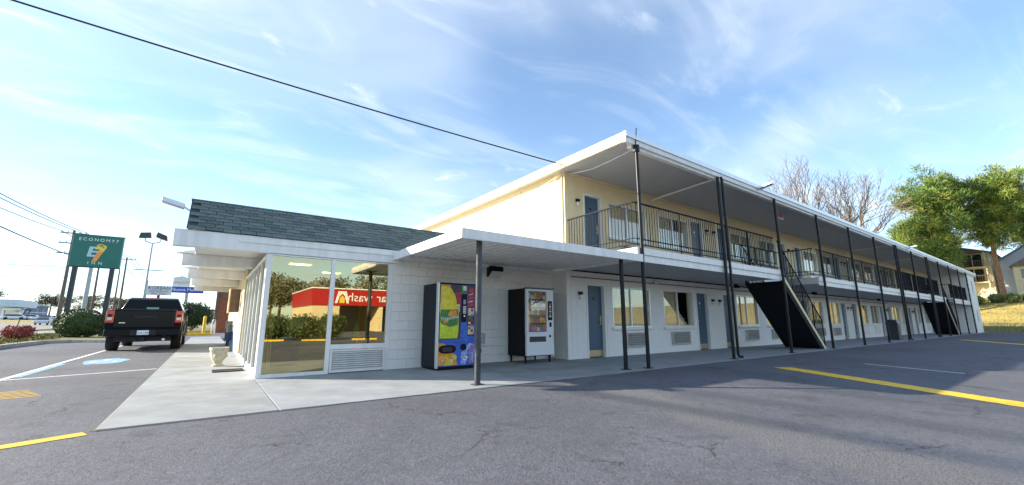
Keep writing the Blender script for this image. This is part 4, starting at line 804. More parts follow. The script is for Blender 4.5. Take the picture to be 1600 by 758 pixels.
for sgn in (-1, 1):
    f = lambda z: .94+(.70-.94)*(z-1.35)/(1.935-1.35)
    for (ya, yb_, yc, yd) in ((2.28, 3.02, 3.0, 2.36), (3.10, 4.12, 3.62, 3.08)):
        x0_, x1_ = sgn*(f(1.42)+.006), sgn*(f(1.82)+.006)
        p = [(x0_, ya, 1.42), (x0_, yb_, 1.42), (x1_, yc, 1.82), (x1_, yd, 1.82)]
        MB().prism(p, (sgn*.004, 0, 0)).build('side_window', 'car_glass', TR, local=True)
    for ya in (2.1, 3.08): MB().box(sgn*.985, sgn*1.012, ya+.06, ya+.26, 1.20, 1.235, .008).build('door_handle', 'car_black', TR, local=True)
    for ya in (2.02, 3.05, 4.1): MB().box(sgn*.972, sgn*1.003, ya-.004, ya+.004, .62, 1.34).build('door_seam', 'car_trim', TR, local=True)
    MB().box(sgn*1.02, sgn*1.24, 3.92, 4.02, 1.33, 1.56, .03).box(sgn*.93, sgn*1.03, 3.95, 3.99, 1.38, 1.43).build('mirror', 'car_black', TR, local=True)
    tl = MB().box(sgn*.80, sgn*1.006, .10, .30, .97, 1.38, .02).build('tail_light', 'tail_red', TR, local=True); MB().box(sgn*.84, sgn*.97, .088, .10, 1.06, 1.16, .004).build('reverse_lens', 'tail_clear', tl, local=True); MB().box(sgn*.85, sgn*.96, .09, .10, 1.17, 1.26, .003).build('lamp_core', 'car_trim', tl, local=True)
    MB().box(sgn*.95, sgn*1.08, 2.0, 4.25, .40, .46, .02).build('side_step', 'car_trim', TR, local=True)
    wheel(TR, sgn*.87, 1.22, side=sgn); wheel(TR, sgn*.87, 4.82, side=sgn)
    for cy in (1.22, 4.82):
        ar = arcp(cy, .46, .57, 0, 180, 14); mb = MB()
        for (ya, za), (yb_, zb2) in zip(ar, ar[1:]):
            fa = lambda y_, z_, r_: (cy+(y_-cy)*r_, .46+(z_-.46)*r_)
            i0, i1 = fa(ya, za, .91), fa(yb_, zb2, .91); mb.hexa([(sgn*.90, *i0), (sgn*1.035, *i0), (sgn*1.035, *i1), (sgn*.90, *i1), (sgn*.90, ya, za), (sgn*1.02, ya, za), (sgn*1.02, yb_, zb2), (sgn*.90, yb_, zb2)])
        mb.build('wheel_arch', 'car_trim', TR, local=True)
MB().box(-.79, .79, .085, .16, .80, 1.40, .025).build('tailgate', 'car_black', TR, local=True)
MB().box(-.80, .80, .06, .22, 1.385, 1.425, .015).build('tailgate_cap', 'car_trim', TR, local=True); MB().box(-.30, .30, .076, .086, 1.13, 1.22, .006).build('tailgate_handle', 'car_trim', TR, local=True); MB().box(-.66, -.50, .078, .086, .96, .985).build('badge', 'chrome', TR, local=True)
MB().box(-.99, .99, .0, .26, .52, .76, .04).build('bumper', 'car_black', TR, local=True); MB().box(-.34, .34, -.012, .02, .54, .735, .02).build('bumper_recess', 'car_trim', TR, local=True)
pl_ = MB().box(-.155, .155, -.03, -.014, .57, .72, .004).build('licence_plate', 'plate', TR, local=True)
cu = text('letters', 'ULX 1483', .085, (0, -.032, .635), -90, 'plate_ink', None, .001); cu.parent = pl_; cu.name = 'letters'
MB().box(-.75, .75, .3, 5.2, .34, .60).build('chassis', 'car_trim', TR, local=True); MB().cyl((.55, .15, .40), (.55, .8, .40), .045).build('exhaust', 'alu', TR, local=True); MB().box(-.06, .06, .0, .3, .38, .48).build('tow_hitch', 'car_trim', TR, local=True)
MB().box(-.78, .78, .2, 1.93, 1.424, 1.445, .01).build('bed_cover', 'car_trim', TR, local=True)

def make_car(name, label, paint, loc, rz, group=None):
    t = thing(name, label, 'car', loc, rz, group)
    b = [(0, .35), (-.02, .62), (.08, .90), (.5, .95), (3.3, .92), (4.1, .80), (4.35, .62), (4.35, .35), (3.95, .32)] + arcp(3.5, .33, .38, 5, 175, 6) + [(3.1, .30), (1.3, .30)] + arcp(.85, .33, .38, 5, 175, 6) + [(.45, .32)]
    side_profile('body', b, .88, .84, paint, .7, t, .03); side_profile('cabin', [(.35, .90), (.85, 1.38), (1.3, 1.45), (2.3, 1.45), (3.15, .90)], .80, .60, 'car_glass', .9, t, .03)
    side_profile('roof', [(.85, 1.385), (.88, 1.42), (1.3, 1.475), (2.3, 1.475), (2.42, 1.42), (2.4, 1.385)], .63, .58, paint, 1.39, t, .01)
    for x in (-.76, .76):
        for y in (.85, 3.5): MB().lathe((x-.1, y, .32), [(.2, 0), (.32, .01), (.32, .19), (.2, .2)], 16, 'x').build('wheel', 'rubber', t, True, local=True)
        MB().box(x*.8, x*1.08, -.035, .03, .62, .78, .01).build('tail_light', 'tail_red', t, local=True)
    return t

# ================================================================== roadside signs
SG = thing('pylon_sign', 'green roadside motel sign on two dark posts reading ECONOMY7 INN', 'sign', (-6.1, 36, 0))
bd = MB().box(-7.24, -4.94, 35.98, 36.34, 4.31, 6.31, .02).build('sign_board', 'sign_green', SG)
MB().box(-7.26, -4.92, 36.0, 36.36, 4.285, 4.308).build('board_frame', 'sign_post', SG); MB().box(-7.26, -4.92, 36.0, 36.36, 6.312, 6.335).build('board_frame', 'sign_post', SG)
for x in (-6.95, -5.28): MB().box(x-.11, x+.11, 36.02, 36.26, 0.05, 4.284).build('post', 'sign_post', SG)
text('letters', 'ECONOMY7', .26, (-6.08, 35.972, 6.02), -90, 'sign_white', bd, .004, spacing=1.42)
text('letters', 'INN', .24, (-6.1, 35.972, 4.55), -90, 'sign_white', bd, .004, spacing=2.0)
def sp(pts, m, dy, name='logo'): return MB().prism([(-6.1+x, 35.975-dy, 5.27+z) for x, z in pts], (0, .004, 0)).build(name, m, bd)
sp([(-.42, -.32), (-.02, -.32), (.0, -.20), (-.24, -.20), (-.22, -.05), (.02, -.05), (.06, .06), (-.20, .06), (-.18, .20), (-.04, .20), (-.02, .32), (-.34, .32)], 'sign_ltblue', .004)
sp([(-.16, -.62), (.04, -.62), (.32, .06), (.16, .06), (.02, -.02)], 'sign_org', .008); sp([(.02, -.02), (.32, .06), (.42, .30), (.42, .40), (-.02, .40), (-.08, .16), (.14, .16)], 'sign_yel', .009)
sp([(-.06, .40), (.0, .46), (.14, .52), (.30, .46), (.42, .40), (.30, .42), (.16, .46), (.04, .42)], 'sign_yel', .010)
sp([(.06, .34), (.16, .42), (.34, .28), (.28, .26), (.16, .36)], 'sign_green', .012)
KS = thing('restaurant_sign', 'white billboard reading KOREAN RESTAURANT on a post beyond the pickup', 'sign', (-7.7, 98, 0))
b_ = MB().box(-9.5, -5.95, 97.9, 98.3, 5.6, 7.3, .02).build('sign_board', 'sign_pale', KS); MB().box(-7.9, -7.5, 98.0, 98.25, -.05, 5.6).build('post', 'sign_post', KS)
text('letters', 'KOREAN', .82, (-7.7, 97.88, 6.85), -90, 'sign_post', b_, .01, xscale=.95); text('letters', 'RESTAURANT', .42, (-7.7, 97.88, 6.27), -90, 'sign_blue', b_, .01); text('letters', 'BBQ  SUSHI', .4, (-7.7, 97.88, 5.86), -90, 'exit_red', b_, .01)
BS = thing('shop_sign', 'blue shop sign with pale sign box above it beside the restaurant billboard', 'sign', (-3.9, 102, 0))
b_ = MB().box(-6.4, -1.3, 101.9, 102.3, 6.35, 7.55, .02).build('sign_board', 'sign_blue', BS); text('letters', 'Nuova Me', .8, (-4.6, 101.88, 6.95), -90, 'sign_white', b_, .01)
b2 = MB().box(-6.2, -3.6, 101.95, 102.25, 7.6, 9.2, .02).build('sign_box', 'sign_pale', BS); text('letters', 'NOW', .7, (-4.35, 101.93, 8.3), -90, 'sign_org', b2, .01, xscale=.8); text('letters', 'BEL', .7, (-5.5, 101.93, 8.3), -90, 'sign_org', b2, .01, xscale=.8)
MB().prism([(-6.3, 101.9, 9.21), (-3.5, 101.9, 9.21), (-4.2, 101.9, 9.35), (-4.9, 101.9, 9.6), (-5.6, 101.9, 9.35)], (0, .4, 0)).build('sign_top', 'sign_pale', BS); MB().box(-4.1, -3.6, 102.0, 102.25, -.05, 6.35).build('post', 'steel_pole', BS)

# ================================================================== utility poles, lamps, wires
def pole(x, y, h, label, arms=2, r=.16, m='wood_pole', low=0.0):
    z0 = hgt(x, y) - .1; t = thing('utility_pole', label, 'pole', (x, y, z0), 0, 'poles along the road')
    MB().tube([(x, y, z0), (x+.03, y, z0+h*.5), (x, y, z0+h)], [r, r*.85, r*.62], 10).build('shaft', m, t, True)
    for k in range(arms):
        z = z0+h-.35-k*1.25; a = MB().box(x-1.15, x+1.15, y-.06, y+.06, z-.06, z+.06).build('crossarm', m, t)
        for dx in (-1.05, -.5, .5, 1.05): MB().cyl((x+dx, y, z+.06), (x+dx, y, z+.26), .035, .05, 6).build('insulator', 'glassy', a)
    return t
pole(-14.5, 72, 12.1, 'tallest wooden utility pole with crossarms behind the green motel sign', 3, .2)
pole(-12.3, 95, 11.8, 'wooden utility pole with one crossarm between the green sign and the pickup', 1, .17)
pole(-13.3, 97.5, 9.9, 'bare wooden pole just right of the green motel sign', 0, .15)
pole(-11.7, 71.5, 8.4, 'brown wooden pole seen under the green motel sign', 0, .14)
pole(-14.5, 150, 12, 'far small utility pole with crossarm above the pickup cab', 1, .2)
pole(-14.5, 12.2, 10.6, 'utility pole outside the left edge carrying the service wire', 2, .17)
pole(-14.5, -48, 10.6, 'utility pole behind the camera', 2, .17)
st = thing('steel_pole', 'pale steel pole seen under the green motel sign', 'pole', (-12.25, 70.8, 0)); MB().tube([(-12.25, 70.8, -.1), (-12.25, 70.8, 8.2)], [.24, .2], 12).build('shaft', 'steel_pole', st, True); MB().box(-12.55, -11.95, 70.5, 71.1, -.05, .06).build('base_plate', 'steel_pole', st)
fp_ = thing('flood_light_pole', 'tall pole carrying two square flood lights above the pickup', 'street lamp', (-5.7, 58, 0))
MB().tube([(-5.7, 58, -.1), (-5.7, 58, 9.2)], [.11, .07], 10).build('shaft', 'steel_pole', fp_, True); MB().box(-6.9, -4.5, 57.96, 58.04, 6.3, 6.38).build('crossarm', 'wood_pole', fp_)
ab = MB().tube([(-6.35, 58, 9.75), (-6.3, 58, 9.4), (-5.7, 58, 9.2), (-5.1, 58, 9.4), (-5.05, 58, 9.75)], .045, 8).build('bracket', 'grey_post', fp_)
for x, rr in ((-6.35, .12), (-4.98, -.35)):
    l = MB().hexa([(x-.5, 57.75, 9.8-rr*.5), (x+.5, 57.75, 9.8+rr*.5), (x+.5, 58.25, 9.75+rr*.5), (x-.5, 58.25, 9.75-rr*.5), (x-.42, 57.7, 10.3-rr*.5), (x+.42, 57.7, 10.3+rr*.5), (x+.42, 58.1, 10.3+rr*.5), (x-.42, 58.1, 10.3-rr*.5)]).build('flood_light', 'grey_post', fp_, bevel=.03)
def wire(p0, p1, sag, r, label, n=20, bumps=()):
    p0, p1 = Vector(p0), Vector(p1); pts = []
    for i in range(n+1):
        t = i/n; p = p0.lerp(p1, t); p.z -= sag*4*t*(1-t); pts.append(p)
    o = MB().tube(pts, r, 6).build('overhead_wire', 'wire', None, True, loc=p0); tag(o, label, 'wire'); return o
wire((-14.5, 12.2, 8.05), (7.45, 8.0, 5.28), .22, .017, 'thick black service wire crossing the sky to the motel roof corner', 30)
for k, (dx, dz, r) in enumerate(((-1.05, 11.85, .034), (0.5, 11.85, .034), (1.05, 11.85, .034))):
    wire((-14.5+dx, 72, dz), (-14.5+dx, 12.2, 10.35), .9, r, ('upper left power line sagging from the tallest pole', 'middle power line sagging from the tallest pole', 'lower power line sagging from the tallest pole')[k])
    wire((-14.5+dx, 72, dz), (-12.3+dx, 95, 11.55), .3, r, ('left far power line between two poles behind the sign', 'middle far power line between two poles behind the sign', 'right far power line between two poles behind the sign')[k])
    wire((-12.3+dx, 95, 11.55), (-14.5+dx, 150, 11.7), .6, r, ('left wire running past the flood light pole', 'middle wire running past the flood light pole', 'right wire running past the flood light pole')[k])
wire((-14.5, 72, 8.9), (-14.5, 12.2, 9.3), .5, .05, 'heavy telephone cable along the road at left')
wire((-14.5, 12.2, 9.3), (-14.5, -48, 9.3), .5, .05, 'heavy telephone cable behind the camera')
wire((-14.5, 72, 7.4), (-60, 60, 9.5), .8, .03, 'low dark wire crossing the road at far left'); wire((-14.5, 72, 6.2), (-60, 66, 6.8), .5, .025, 'lowest wire crossing the road at far left')
wire((-12.3, 95, 9.2), (8, 78, 9.0), .6, .022, 'wire running right behind the two flood lights')

# ================================================================== vegetation
def leaf_mesh(name, blobs, n, size, mats, parent, seed, shell=.75, flat=1.0):
    """many small leaf quads scattered through ellipsoids (c, rx, ry, rz)"""
    r = random.Random(seed); mb = MB(); tot = sum(b[1]*b[2]*b[3] for b in blobs)
    for c, rx, ry, rz in blobs:
        for i in range(max(8, int(n*rx*ry*rz/tot))):
            while True:
                v = Vector((r.uniform(-1, 1), r.uniform(-1, 1), r.uniform(-1, 1)))
                if .05 < v.length <= 1: break
            v = v.normalized()*(shell+(1-shell)*r.random())*(1+(.10*math.sin(v.x*9+v.z*7)+.08*math.sin(v.y*13))*(1 if shell < .9 else .25)) if r.random() < .8 else v
            p = Vector((c[0]+v.x*rx, c[1]+v.y*ry, c[2]+v.z*rz))
            a = Vector((r.uniform(-1, 1), r.uniform(-1, 1), r.uniform(-1, 1)*flat)).normalized(); b = a.orthogonal().normalized(); b.rotate(Matrix.Rotation(r.uniform(0, 6.28), 3, a)); s = size*r.uniform(.6, 1.3)
            mb.cur = r.randrange(len(mats)) if len(mats) > 1 else 0
            mb.quad(p-a*s, p+b*s*.5, p+a*s, p-b*s*.5)
    return mb.build(name, mats, parent)
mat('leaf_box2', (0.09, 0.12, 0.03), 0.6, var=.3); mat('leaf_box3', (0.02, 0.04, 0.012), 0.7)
mat('leaf_red2', (0.40, 0.12, 0.09), 0.7); mat('leaf_far2', (0.13, 0.115, 0.06), .8)
def shrub(name, label, c, r_, n, size, mats, seed, stem=True, lobes=5, group=None, shell=.75):
    z0 = hgt(c[0], c[1])-.05; t = thing(name, label, 'bush', (c[0], c[1], z0), 0, group); rr = random.Random(seed)
    if stem:
        mb = MB()
        for k in range(4): a = rr.uniform(0, 6.28); mb.cyl((c[0], c[1], z0), (c[0]+r_[0]*.5*math.cos(a), c[1]+r_[1]*.5*math.sin(a), c[2]), .035, .015, 6)
        mb.build('stem', 'bark_grey', t)
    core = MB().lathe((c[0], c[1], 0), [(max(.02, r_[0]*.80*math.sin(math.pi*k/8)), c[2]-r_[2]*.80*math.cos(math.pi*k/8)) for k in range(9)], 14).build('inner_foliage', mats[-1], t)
    bl = [(c, *r_)] + [((c[0]+r_[0]*.45*math.cos(k*2*math.pi/lobes+rr.random()), c[1]+r_[1]*.45*math.sin(k*2*math.pi/lobes+rr.random()), c[2]+r_[2]*rr.uniform(-.1, .35)), r_[0]*.62, r_[1]*.62, r_[2]*.68) for k in range(lobes)]
    leaf_mesh('foliage', bl, n, size, mats, t, seed, shell); return t
shrub('boxwood_bush', 'round clipped green bush in front of the green motel sign', (-6.0, 34.6, .86), (1.12, 1.0, .86), 7500, .05, ['leaf_box', 'leaf_box2', 'leaf_box'], 3, lobes=1, shell=.93)
shrub('red_bush', 'low reddish brown bush on the grass island at far left', (-7.8, 32.3, .42), (.58, .55, .36), 1600, .06, ['leaf_red', 'leaf_red2', 'leaf_red'], 4)
sk = thing('stake', 'thin pinkish stake standing in the red bush', 'stake', (-7.75, 31.7, .0)); MB().cyl((-7.8, 31.7, 0), (-7.7, 31.72, 1.05), .025, n=6).build('shaft', 'brick_red', sk)
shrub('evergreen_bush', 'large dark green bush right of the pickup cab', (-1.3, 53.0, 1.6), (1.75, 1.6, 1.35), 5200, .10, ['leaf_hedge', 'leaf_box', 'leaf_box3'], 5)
def pine(loc, h, cr, seed, label, lean=0.0, c0=.32, gold=.5, n=96):
    r = random.Random(seed); x, y = loc; z0 = hgt(x, y)-.1; t = thing('pine_tree', label, 'tree', (x, y, z0), 0, 'pines right of the motel')
    tr = MB(); top = Vector((x+lean, y, z0+h*.93)); cur = [Vector((x, y, z0)), Vector((x+lean*.2, y+.15, z0+h*.35)), Vector((x+lean*.6, y-.1, z0+h*.68)), top]
    tr.tube(cur, [h*.018, h*.015, h*.010, .06], 10); bl = []
    def at(u):
        u *= 3; i = min(2, int(u)); return cur[i].lerp(cur[i+1], u-i)
    for k in range(40):
        u = c0+(1-c0)*(k+.5)/40; p = at(u); a = k*2.4+r.uniform(-.4, .4); prof = math.sin(math.pi*min(1, .22+.78*(1-(u-c0)/(1-c0))))**.7
        L = cr*prof*r.uniform(.65, 1.1)+.6; tip = p+Vector((math.cos(a)*L, math.sin(a)*L, L*r.uniform(.05, .42)))
        mid = p.lerp(tip, .5)+Vector((0, 0, L*.04)); tr.tube([p, mid, tip], [.10*(1.3-u), .06, .02], 5)
        for q in range(4+int(1.6*L)):
            c = p.lerp(tip, r.uniform(.35, 1.05))+Vector((r.gauss(0, .55), r.gauss(0, .55), r.gauss(.25, .7))); s = r.uniform(.6, 1.15); bl.append((c, s))
    for k in range(8): bl.append((top+Vector((r.gauss(0, .8), r.gauss(0, .8), r.uniform(-1.0, .8))), r.uniform(.6, 1.0)))
    tr.build('trunk', 'bark_pine', t, True); mb = MB()
    for c, s in bl:
        g = r.random() < gold
        for i in range(n):
            v = Vector((r.gauss(0, .40), r.gauss(0, .40), r.gauss(0, .30)))*s; p = c+v; d = (v+Vector((r.gauss(0, .3), r.gauss(0, .3), .35+r.gauss(0, .3)))).normalized()*r.uniform(.28, .52); w = d.orthogonal().normalized(); w.rotate(Matrix.Rotation(r.uniform(0, 6.28), 3, d.normalized())); w *= r.uniform(.026, .055)
            mb.cur = 1 if (g and r.random() < .8) or r.random() < .12 else 0; mb.quad(p-w, p+w, p+d+w*.4, p+d-w*.4)
    mb.build('crown', ['needle', 'needle_gold'], t); return t
pine((81, 11.1), 18.4, 3.3, 11, 'bushy green pine rising left behind the far end of the motel', c0=.25, gold=.22)
pine((87, 6.4), 17.6, 3.7, 12, 'tallest golden pine with bare reddish trunk on the right bank', .2, c0=.42, gold=.5)
pine((97, 3.0), 15.0, 3.6, 13, 'golden pine cut off by the right edge of the picture', c0=.4, gold=.5)
pine((92, 14.0), 13.0, 3.2, 14, 'smaller pine between the motel roof and the tallest pine', c0=.2, gold=.45)
def bare(loc, h, spread, seed, label, name='bare_tree', depth=7, group=None, m='twig'):
    r = random.Random(seed); x, y = loc; z0 = hgt(x, y)-.1; t = thing(name, label, 'tree', (x, y, z0), 0, group); tr = MB(); tw = MB()
    def grow(p, d, L, rad, k):
        n = 2; pts = [p]; dd = d.copy()
        for i in range(n): dd = (dd+Vector((r.gauss(0, .10), r.gauss(0, .10), r.gauss(.03, .06)))).normalized(); pts.append(pts[-1]+dd*L/n)
        (tr if k >= depth-1 else tw).tube(pts, [rad, rad*.84, rad*.68], 8 if k >= depth-1 else 5 if k > 3 else 3)
        if k == 0: return
        for j in range(3 if r.random() < .55 or k >= depth-1 else 2):
            a = dd.orthogonal().normalized(); a.rotate(Matrix.Rotation(r.uniform(0, 6.28), 3, dd)); nd = (dd+a*r.uniform(.32, .72)*spread+Vector((0, 0, .12))).normalized()
            grow(pts[-1] if j < 2 else pts[1], nd, L*r.uniform(.70, .86), max(.022, rad*.64), k-1)
    grow(Vector((x, y, z0)), Vector((0, 0, 1)), h*.24, h*.016, depth)
    tr.build('trunk', 'bark_grey', t, True); tw.build('branches', m, t); return t
bare((66, 20.5), 25.5, 1.05, 21, 'bare tree crown left of the pair above the motel roof', group='bare trees', depth=7); bare((72, 18.8), 25, 1.0, 27, 'bare tree crown right of the pair above the motel roof', group='bare trees', depth=7)
for k, (x, y, s) in enumerate(((83.5, 8.6, .7), (84.5, 7.0, .8), (84.2, 5.5, .7), (85, 4.0, .9), (84, 2.6, .8))):
    shrub('bank_shrub', ('first', 'second', 'third', 'fourth', 'fifth')[k]+' shrub from the motel on the golden bank', (x, y, hgt(x, y)+.5), (s, s, .75), 900, .09, ['needle', 'needle_gold', 'leaf_hedge'], 40+k, lobes=4, group='shrubs on the bank')
# grass tufts on the lawns
r = random.Random(5); mb = MB()
for i in range(9000):
    if i % 3: x, y = r.uniform(58.8, 88), r.uniform(-4, 12)
    else:
        x, y = r.uniform(-9.5, -6.4), r.uniform(22, 45)
        if not (y < 28.5 or x < -3): continue
    z = hgt(x, y) + (.09 if x < 0 else -.06); h = r.uniform(.05, .16)*(2.2 if x > 76 else 1); a = r.uniform(0, 6.28); w = .03; mb.cur = 1 if x > 73 or r.random() < .35 else 0
    mb.quad((x-w*math.cos(a), y-w*math.sin(a), z), (x+w*math.cos(a), y+w*math.sin(a), z), (x+r.gauss(0, .04), y+r.gauss(0, .04), z+h))
g_ = stuff(mb.build('grass_blades', ['grass', 'dry_grass'])); tag(g_, 'short green and dry grass blades on the lawns', 'grass')

# ================================================================== buildings to the right
AP = thing('apartment_building', 'cream apartment building with balconies behind the pines', 'building', (96, 8, 5))
az = 4.3
MB().box(96, 110, 7.75, 24, az, 11.4).build('wall', 'siding_cream', AP); MB().prism([(95.3, 7.2, 11.4), (95.3, 24.5, 11.4), (95.3, 15.8, 14.2)], (15, 0, 0)).build('roof', 'roof_dark', AP)
for z in (6.9, 9.2):
    s_ = MB().box(94.6, 95.99, 8.1, 14, z-.18, z).build('balcony_slab', 'siding_cream', AP); MB().box(94.62, 94.68, 8.1, 14, z+.95, z+1.02).build('rail', 'brown', s_)
    for k in range(30): MB().box(94.63, 94.67, 8.12+k*.2, 8.17+k*.2, z, z+.95).build('baluster', 'brown', s_)
    w_ = MB().box(95.96, 95.995, 8.6, 10.6, z+.1, z+2.0).build('window', 'car_glass', AP); MB().box(95.94, 95.998, 9.56, 9.64, z+.1, z+2.0).build('frame', 'trim_white', w_)
for y in (8.15, 11, 13.9): MB().box(94.65, 94.8, y-.07, y+.07, az, 11.38).build('post', 'siding_cream', AP)
GB = thing('gabled_house', 'grey gabled apartment wing with blue roof at the right edge', 'building', (90, 0, 4))
MB().prism([(90, 6.75, 3.5), (90, -6, 3.5), (90, -6, 9.2), (90, .4, 13.6), (90, 6.75, 9.2)][::-1], (14, 0, 0)).build('wall', 'siding_grey', GB)
for sgn, ye in ((1, 6.75), (-1, -5.95)):
    MB().hexa([(89.6, ye+.35*sgn, 8.98), (104, ye+.35*sgn, 8.98), (104, .4, 13.64), (89.6, .4, 13.64), (89.6, ye+.35*sgn, 9.16), (104, ye+.35*sgn, 9.16), (104, .4, 13.84), (89.6, .4, 13.84)]).build('roof', 'roof_blue', GB)
MB().box(89.9, 89.99, 6.55, 6.77, 3.5, 9.1).build('corner_board', 'trim_white', GB)
pb = MB().box(88.0, 89.98, 1.0, 5.25, 3.4, 8.3).build('porch_bay', 'siding_cream', GB); MB().prism([(87.6, 5.6, 8.3), (87.6, .6, 8.3), (87.6, 3.1, 10.0)][::-1], (2.39, 0, 0)).build('porch_roof', 'roof_dark', pb)
for z in (4.6, 6.7): MB().box(87.96, 87.995, 3.3, 4.6, z, z+1.2).build('window', 'car_glass', pb)

# ================================================================== beyond the pickup
kx = .55
KQ = thing('brick_kiosk', 'tall red brown kiosk wall with dark sign panel beyond the sidewalk', 'kiosk', (.6+kx, 45, 0))
MB().box(.05+kx, 1.4+kx, 45, 46.2, -.05, 3.6).build('wall', 'brick_red', KQ); MB().box(-.15+kx, .049+kx, 44.9, 46.3, 1.0, 3.7).build('side_board', 'brown', KQ); MB().box(.1+kx, 1.32+kx, 44.9, 44.985, 3.0, 3.4).build('lintel', 'brown', KQ)
MB().box(-.12+kx, .0+kx, 44.9, 45.0, 3.702, 4.8).build('mast', 'steel_pole', KQ); MB().box(1.35+kx, 1.45+kx, 44.9, 45.0, 3.602, 4.8).build('mast', 'steel_pole', KQ); MB().box(.02+kx, 1.34+kx, 44.9, 45.1, 3.85, 4.5, .02).build('sign_panel', 'navy', KQ)
for k in range(22): MB().box(.06+kx, 1.39+kx, 44.988, 44.998, .02+k*.134, .02+k*.134+.118).build('brick_course', 'brick_red', KQ)
bo = thing('yellow_bollard', 'yellow bollard in front of the red brown kiosk', 'bollard', (-.2, 42.5, 0)); MB().lathe((-.2, 42.5, -.03), [(.11, 0), (.11, 1.35), (.08, 1.42), (.01, 1.45)], 14).build('post', 'yellow_paint', bo, True); MB().lathe((-.2, 42.5, -.03), [(.16, 0), (.16, .05), (.11, .06)], 14).build('base', 'kerb', bo)
hr = thing('white_handrail', 'white pipe handrail beside the yellow bollard', 'handrail', (.35, 40, 0)); MB().tube([(.30, 40, -.03), (.30, 40, 1.0), (.34, 40.3, 1.1), (.5, 42.4, 1.1), (.52, 42.6, 1.0), (.52, 42.6, -.03)], .035, 8).build('rail', 'trim_white', hr, True)
for k, (x0, x1, y) in enumerate(((-1.9, .3, 37.2), (-2.2, .6, 46.5))):
    o = thing('yellow_kerb_block', ('nearer', 'farther')[k]+' yellow painted kerb block beyond the pickup', 'kerb', (x0, y, 0)); MB().box(x0, x1, y, y+.22, -.05, .16, .02).build('block', 'yellow_paint', o)
structure(MB().prism([(-2.2, 46.8, -.04), (4.5, 46.8, -.04), (4.5, 60, -.04), (-2.2, 60, -.04)], (0, 0, .10)).build('rear_grass_bed', 'grass'))
sheet('driveway', -15.5, -6.351, 47.5, 62, -.015, 'concrete_b')
make_car('dark_car', 'dark car crossing the driveway between clipped bush and pickup', 'car_black', (-7.3, 50.5, 0.0), R(35))

# ================================================================== across the road
DB = thing('dealership_building', 'dark blue glass showroom with white arch across the road', 'building', (-62, 240, 1.5))
MB().box(-80, -62, 205, 290, 1.3, 7.6).build('wall', 'deal_blue', DB); MB().box(-80.5, -61.4, 204, 291, 7.6, 8.3).build('roof', 'roof_flat', DB); MB().box(-62.2, -61.8, 205, 290, 4.6, 4.9).build('band', 'trim_white', DB)
for k in range(10): MB().box(-62.05, -61.85, 206+k*8.5, 206.3+k*8.5, 1.3, 7.6).build('mullion', 'alu', DB)
mb = MB(); mb.tube([(-61, 250, 1.3), (-61, 252, 5), (-61, 257, 7.6), (-61, 263, 8.6), (-61, 270, 7.6)], .5, 6); mb.build('arch', 'trim_white', DB)
WB = thing('white_shop', 'small white shop front with glass canopy across the road', 'building', (-50, 200, 1.4))
MB().box(-56, -50, 190, 206, 1.3, 5.2).build('wall', 'car_white', WB); MB().box(-57, -47, 189, 207, 5.2, 7.4).build('sign_band', 'sign_pale', WB); MB().box(-50.1, -49.9, 192, 204, 1.6, 4.3).build('glass', 'car_glass', WB); text('letters', '77', 3.0, (-46.9, 198, 3.6), -30, 'sign_post', WB, .05)
OB = thing('brown_house', 'low brown roofed building at the far left across the road', 'building', (-52, 165, 1.4))
MB().box(-66, -52, 150, 182, 1.3, 4.6).build('wall', 'siding_cream', OB); MB().prism([(-67, 149, 4.6), (-51, 149, 4.6), (-59, 149, 7.4)], (0, 34, 0)).build('roof', 'roof_dark', OB)
cols = ['car_white', 'car_silver', 'car_white', 'car_blue', 'car_silver', 'car_red', 'car_white']
ords = ['first', 'second', 'third', 'fourth', 'fifth', 'sixth', 'seventh', 'eighth', 'ninth', 'tenth', 'eleventh', 'twelfth']
for k in range(12): make_car('dealership_car', cols[k % 7][4:]+' car, '+ords[k]+' from the left in the row parked across the road', cols[k % 7], (-43-(k % 2)*.6, 163+k*6.2+(k % 3), 1.36), R(-90 if k % 2 else -70), 'cars parked across the road')
for k, (x, y) in enumerate(((-22, 150), (-25, 118))): make_car('road_car', ('far', 'near')[k]+' silver car driving on the road at left', 'car_silver', (x, y, hgt(x, y)-.04), R(180 if k else 0))
def far_tree(loc, h, rr, seed, label, mats=('leaf_far', 'leaf_far2'), n=2600, group='trees on the skyline'):
    x, y = loc; z0 = hgt(x, y)-.1; t = thing('broadleaf_tree', label, 'tree', (x, y, z0), 0, group); r = random.Random(seed)
    mb = MB().tube([(x, y, z0), (x+.2, y, z0+h*.4), (x, y, z0+h*.8)], [h*.03, h*.022, .08], 7)
    for k in range(7): a = r.uniform(0, 6.28); zz = z0+h*r.uniform(.35, .6); mb.tube([(x, y, zz), (x+rr*.7*math.cos(a), y+rr*.7*math.sin(a), zz+h*.22)], [h*.012, .04], 5)
    mb.build('trunk', 'bark_grey', t); bl = [((x+r.gauss(0, rr*.45), y+r.gauss(0, rr*.45), z0+h*r.uniform(.48, .9)), rr*r.uniform(.3, .5), rr*r.uniform(.3, .5), h*r.uniform(.09, .16)) for k in range(12)]
    leaf_mesh('crown', bl, n, h*.028, list(mats), t, seed, .35); return t
for k, (x, y, h, rr) in enumerate(((-78, 225, 19, 9), (-95, 250, 18, 10), (-88, 300, 17, 10), (-70, 330, 15, 9), (-58, 350, 15, 9), (-45, 330, 13, 8), (-34, 360, 14, 9), (-22, 340, 12, 8), (-48, 400, 17, 10))):
    far_tree((x, y), h, rr, 60+k, ('second', 'first', 'third', 'fourth', 'fifth', 'seventh', 'eighth', 'ninth', 'sixth')[k]+' dark treetop from the left on the skyline across the road')
bare((-62, 190), 15, 1.1, 31, 'left bare spreading tree behind the buildings across the road', 'bare_tree', 6, 'bare trees across the road')
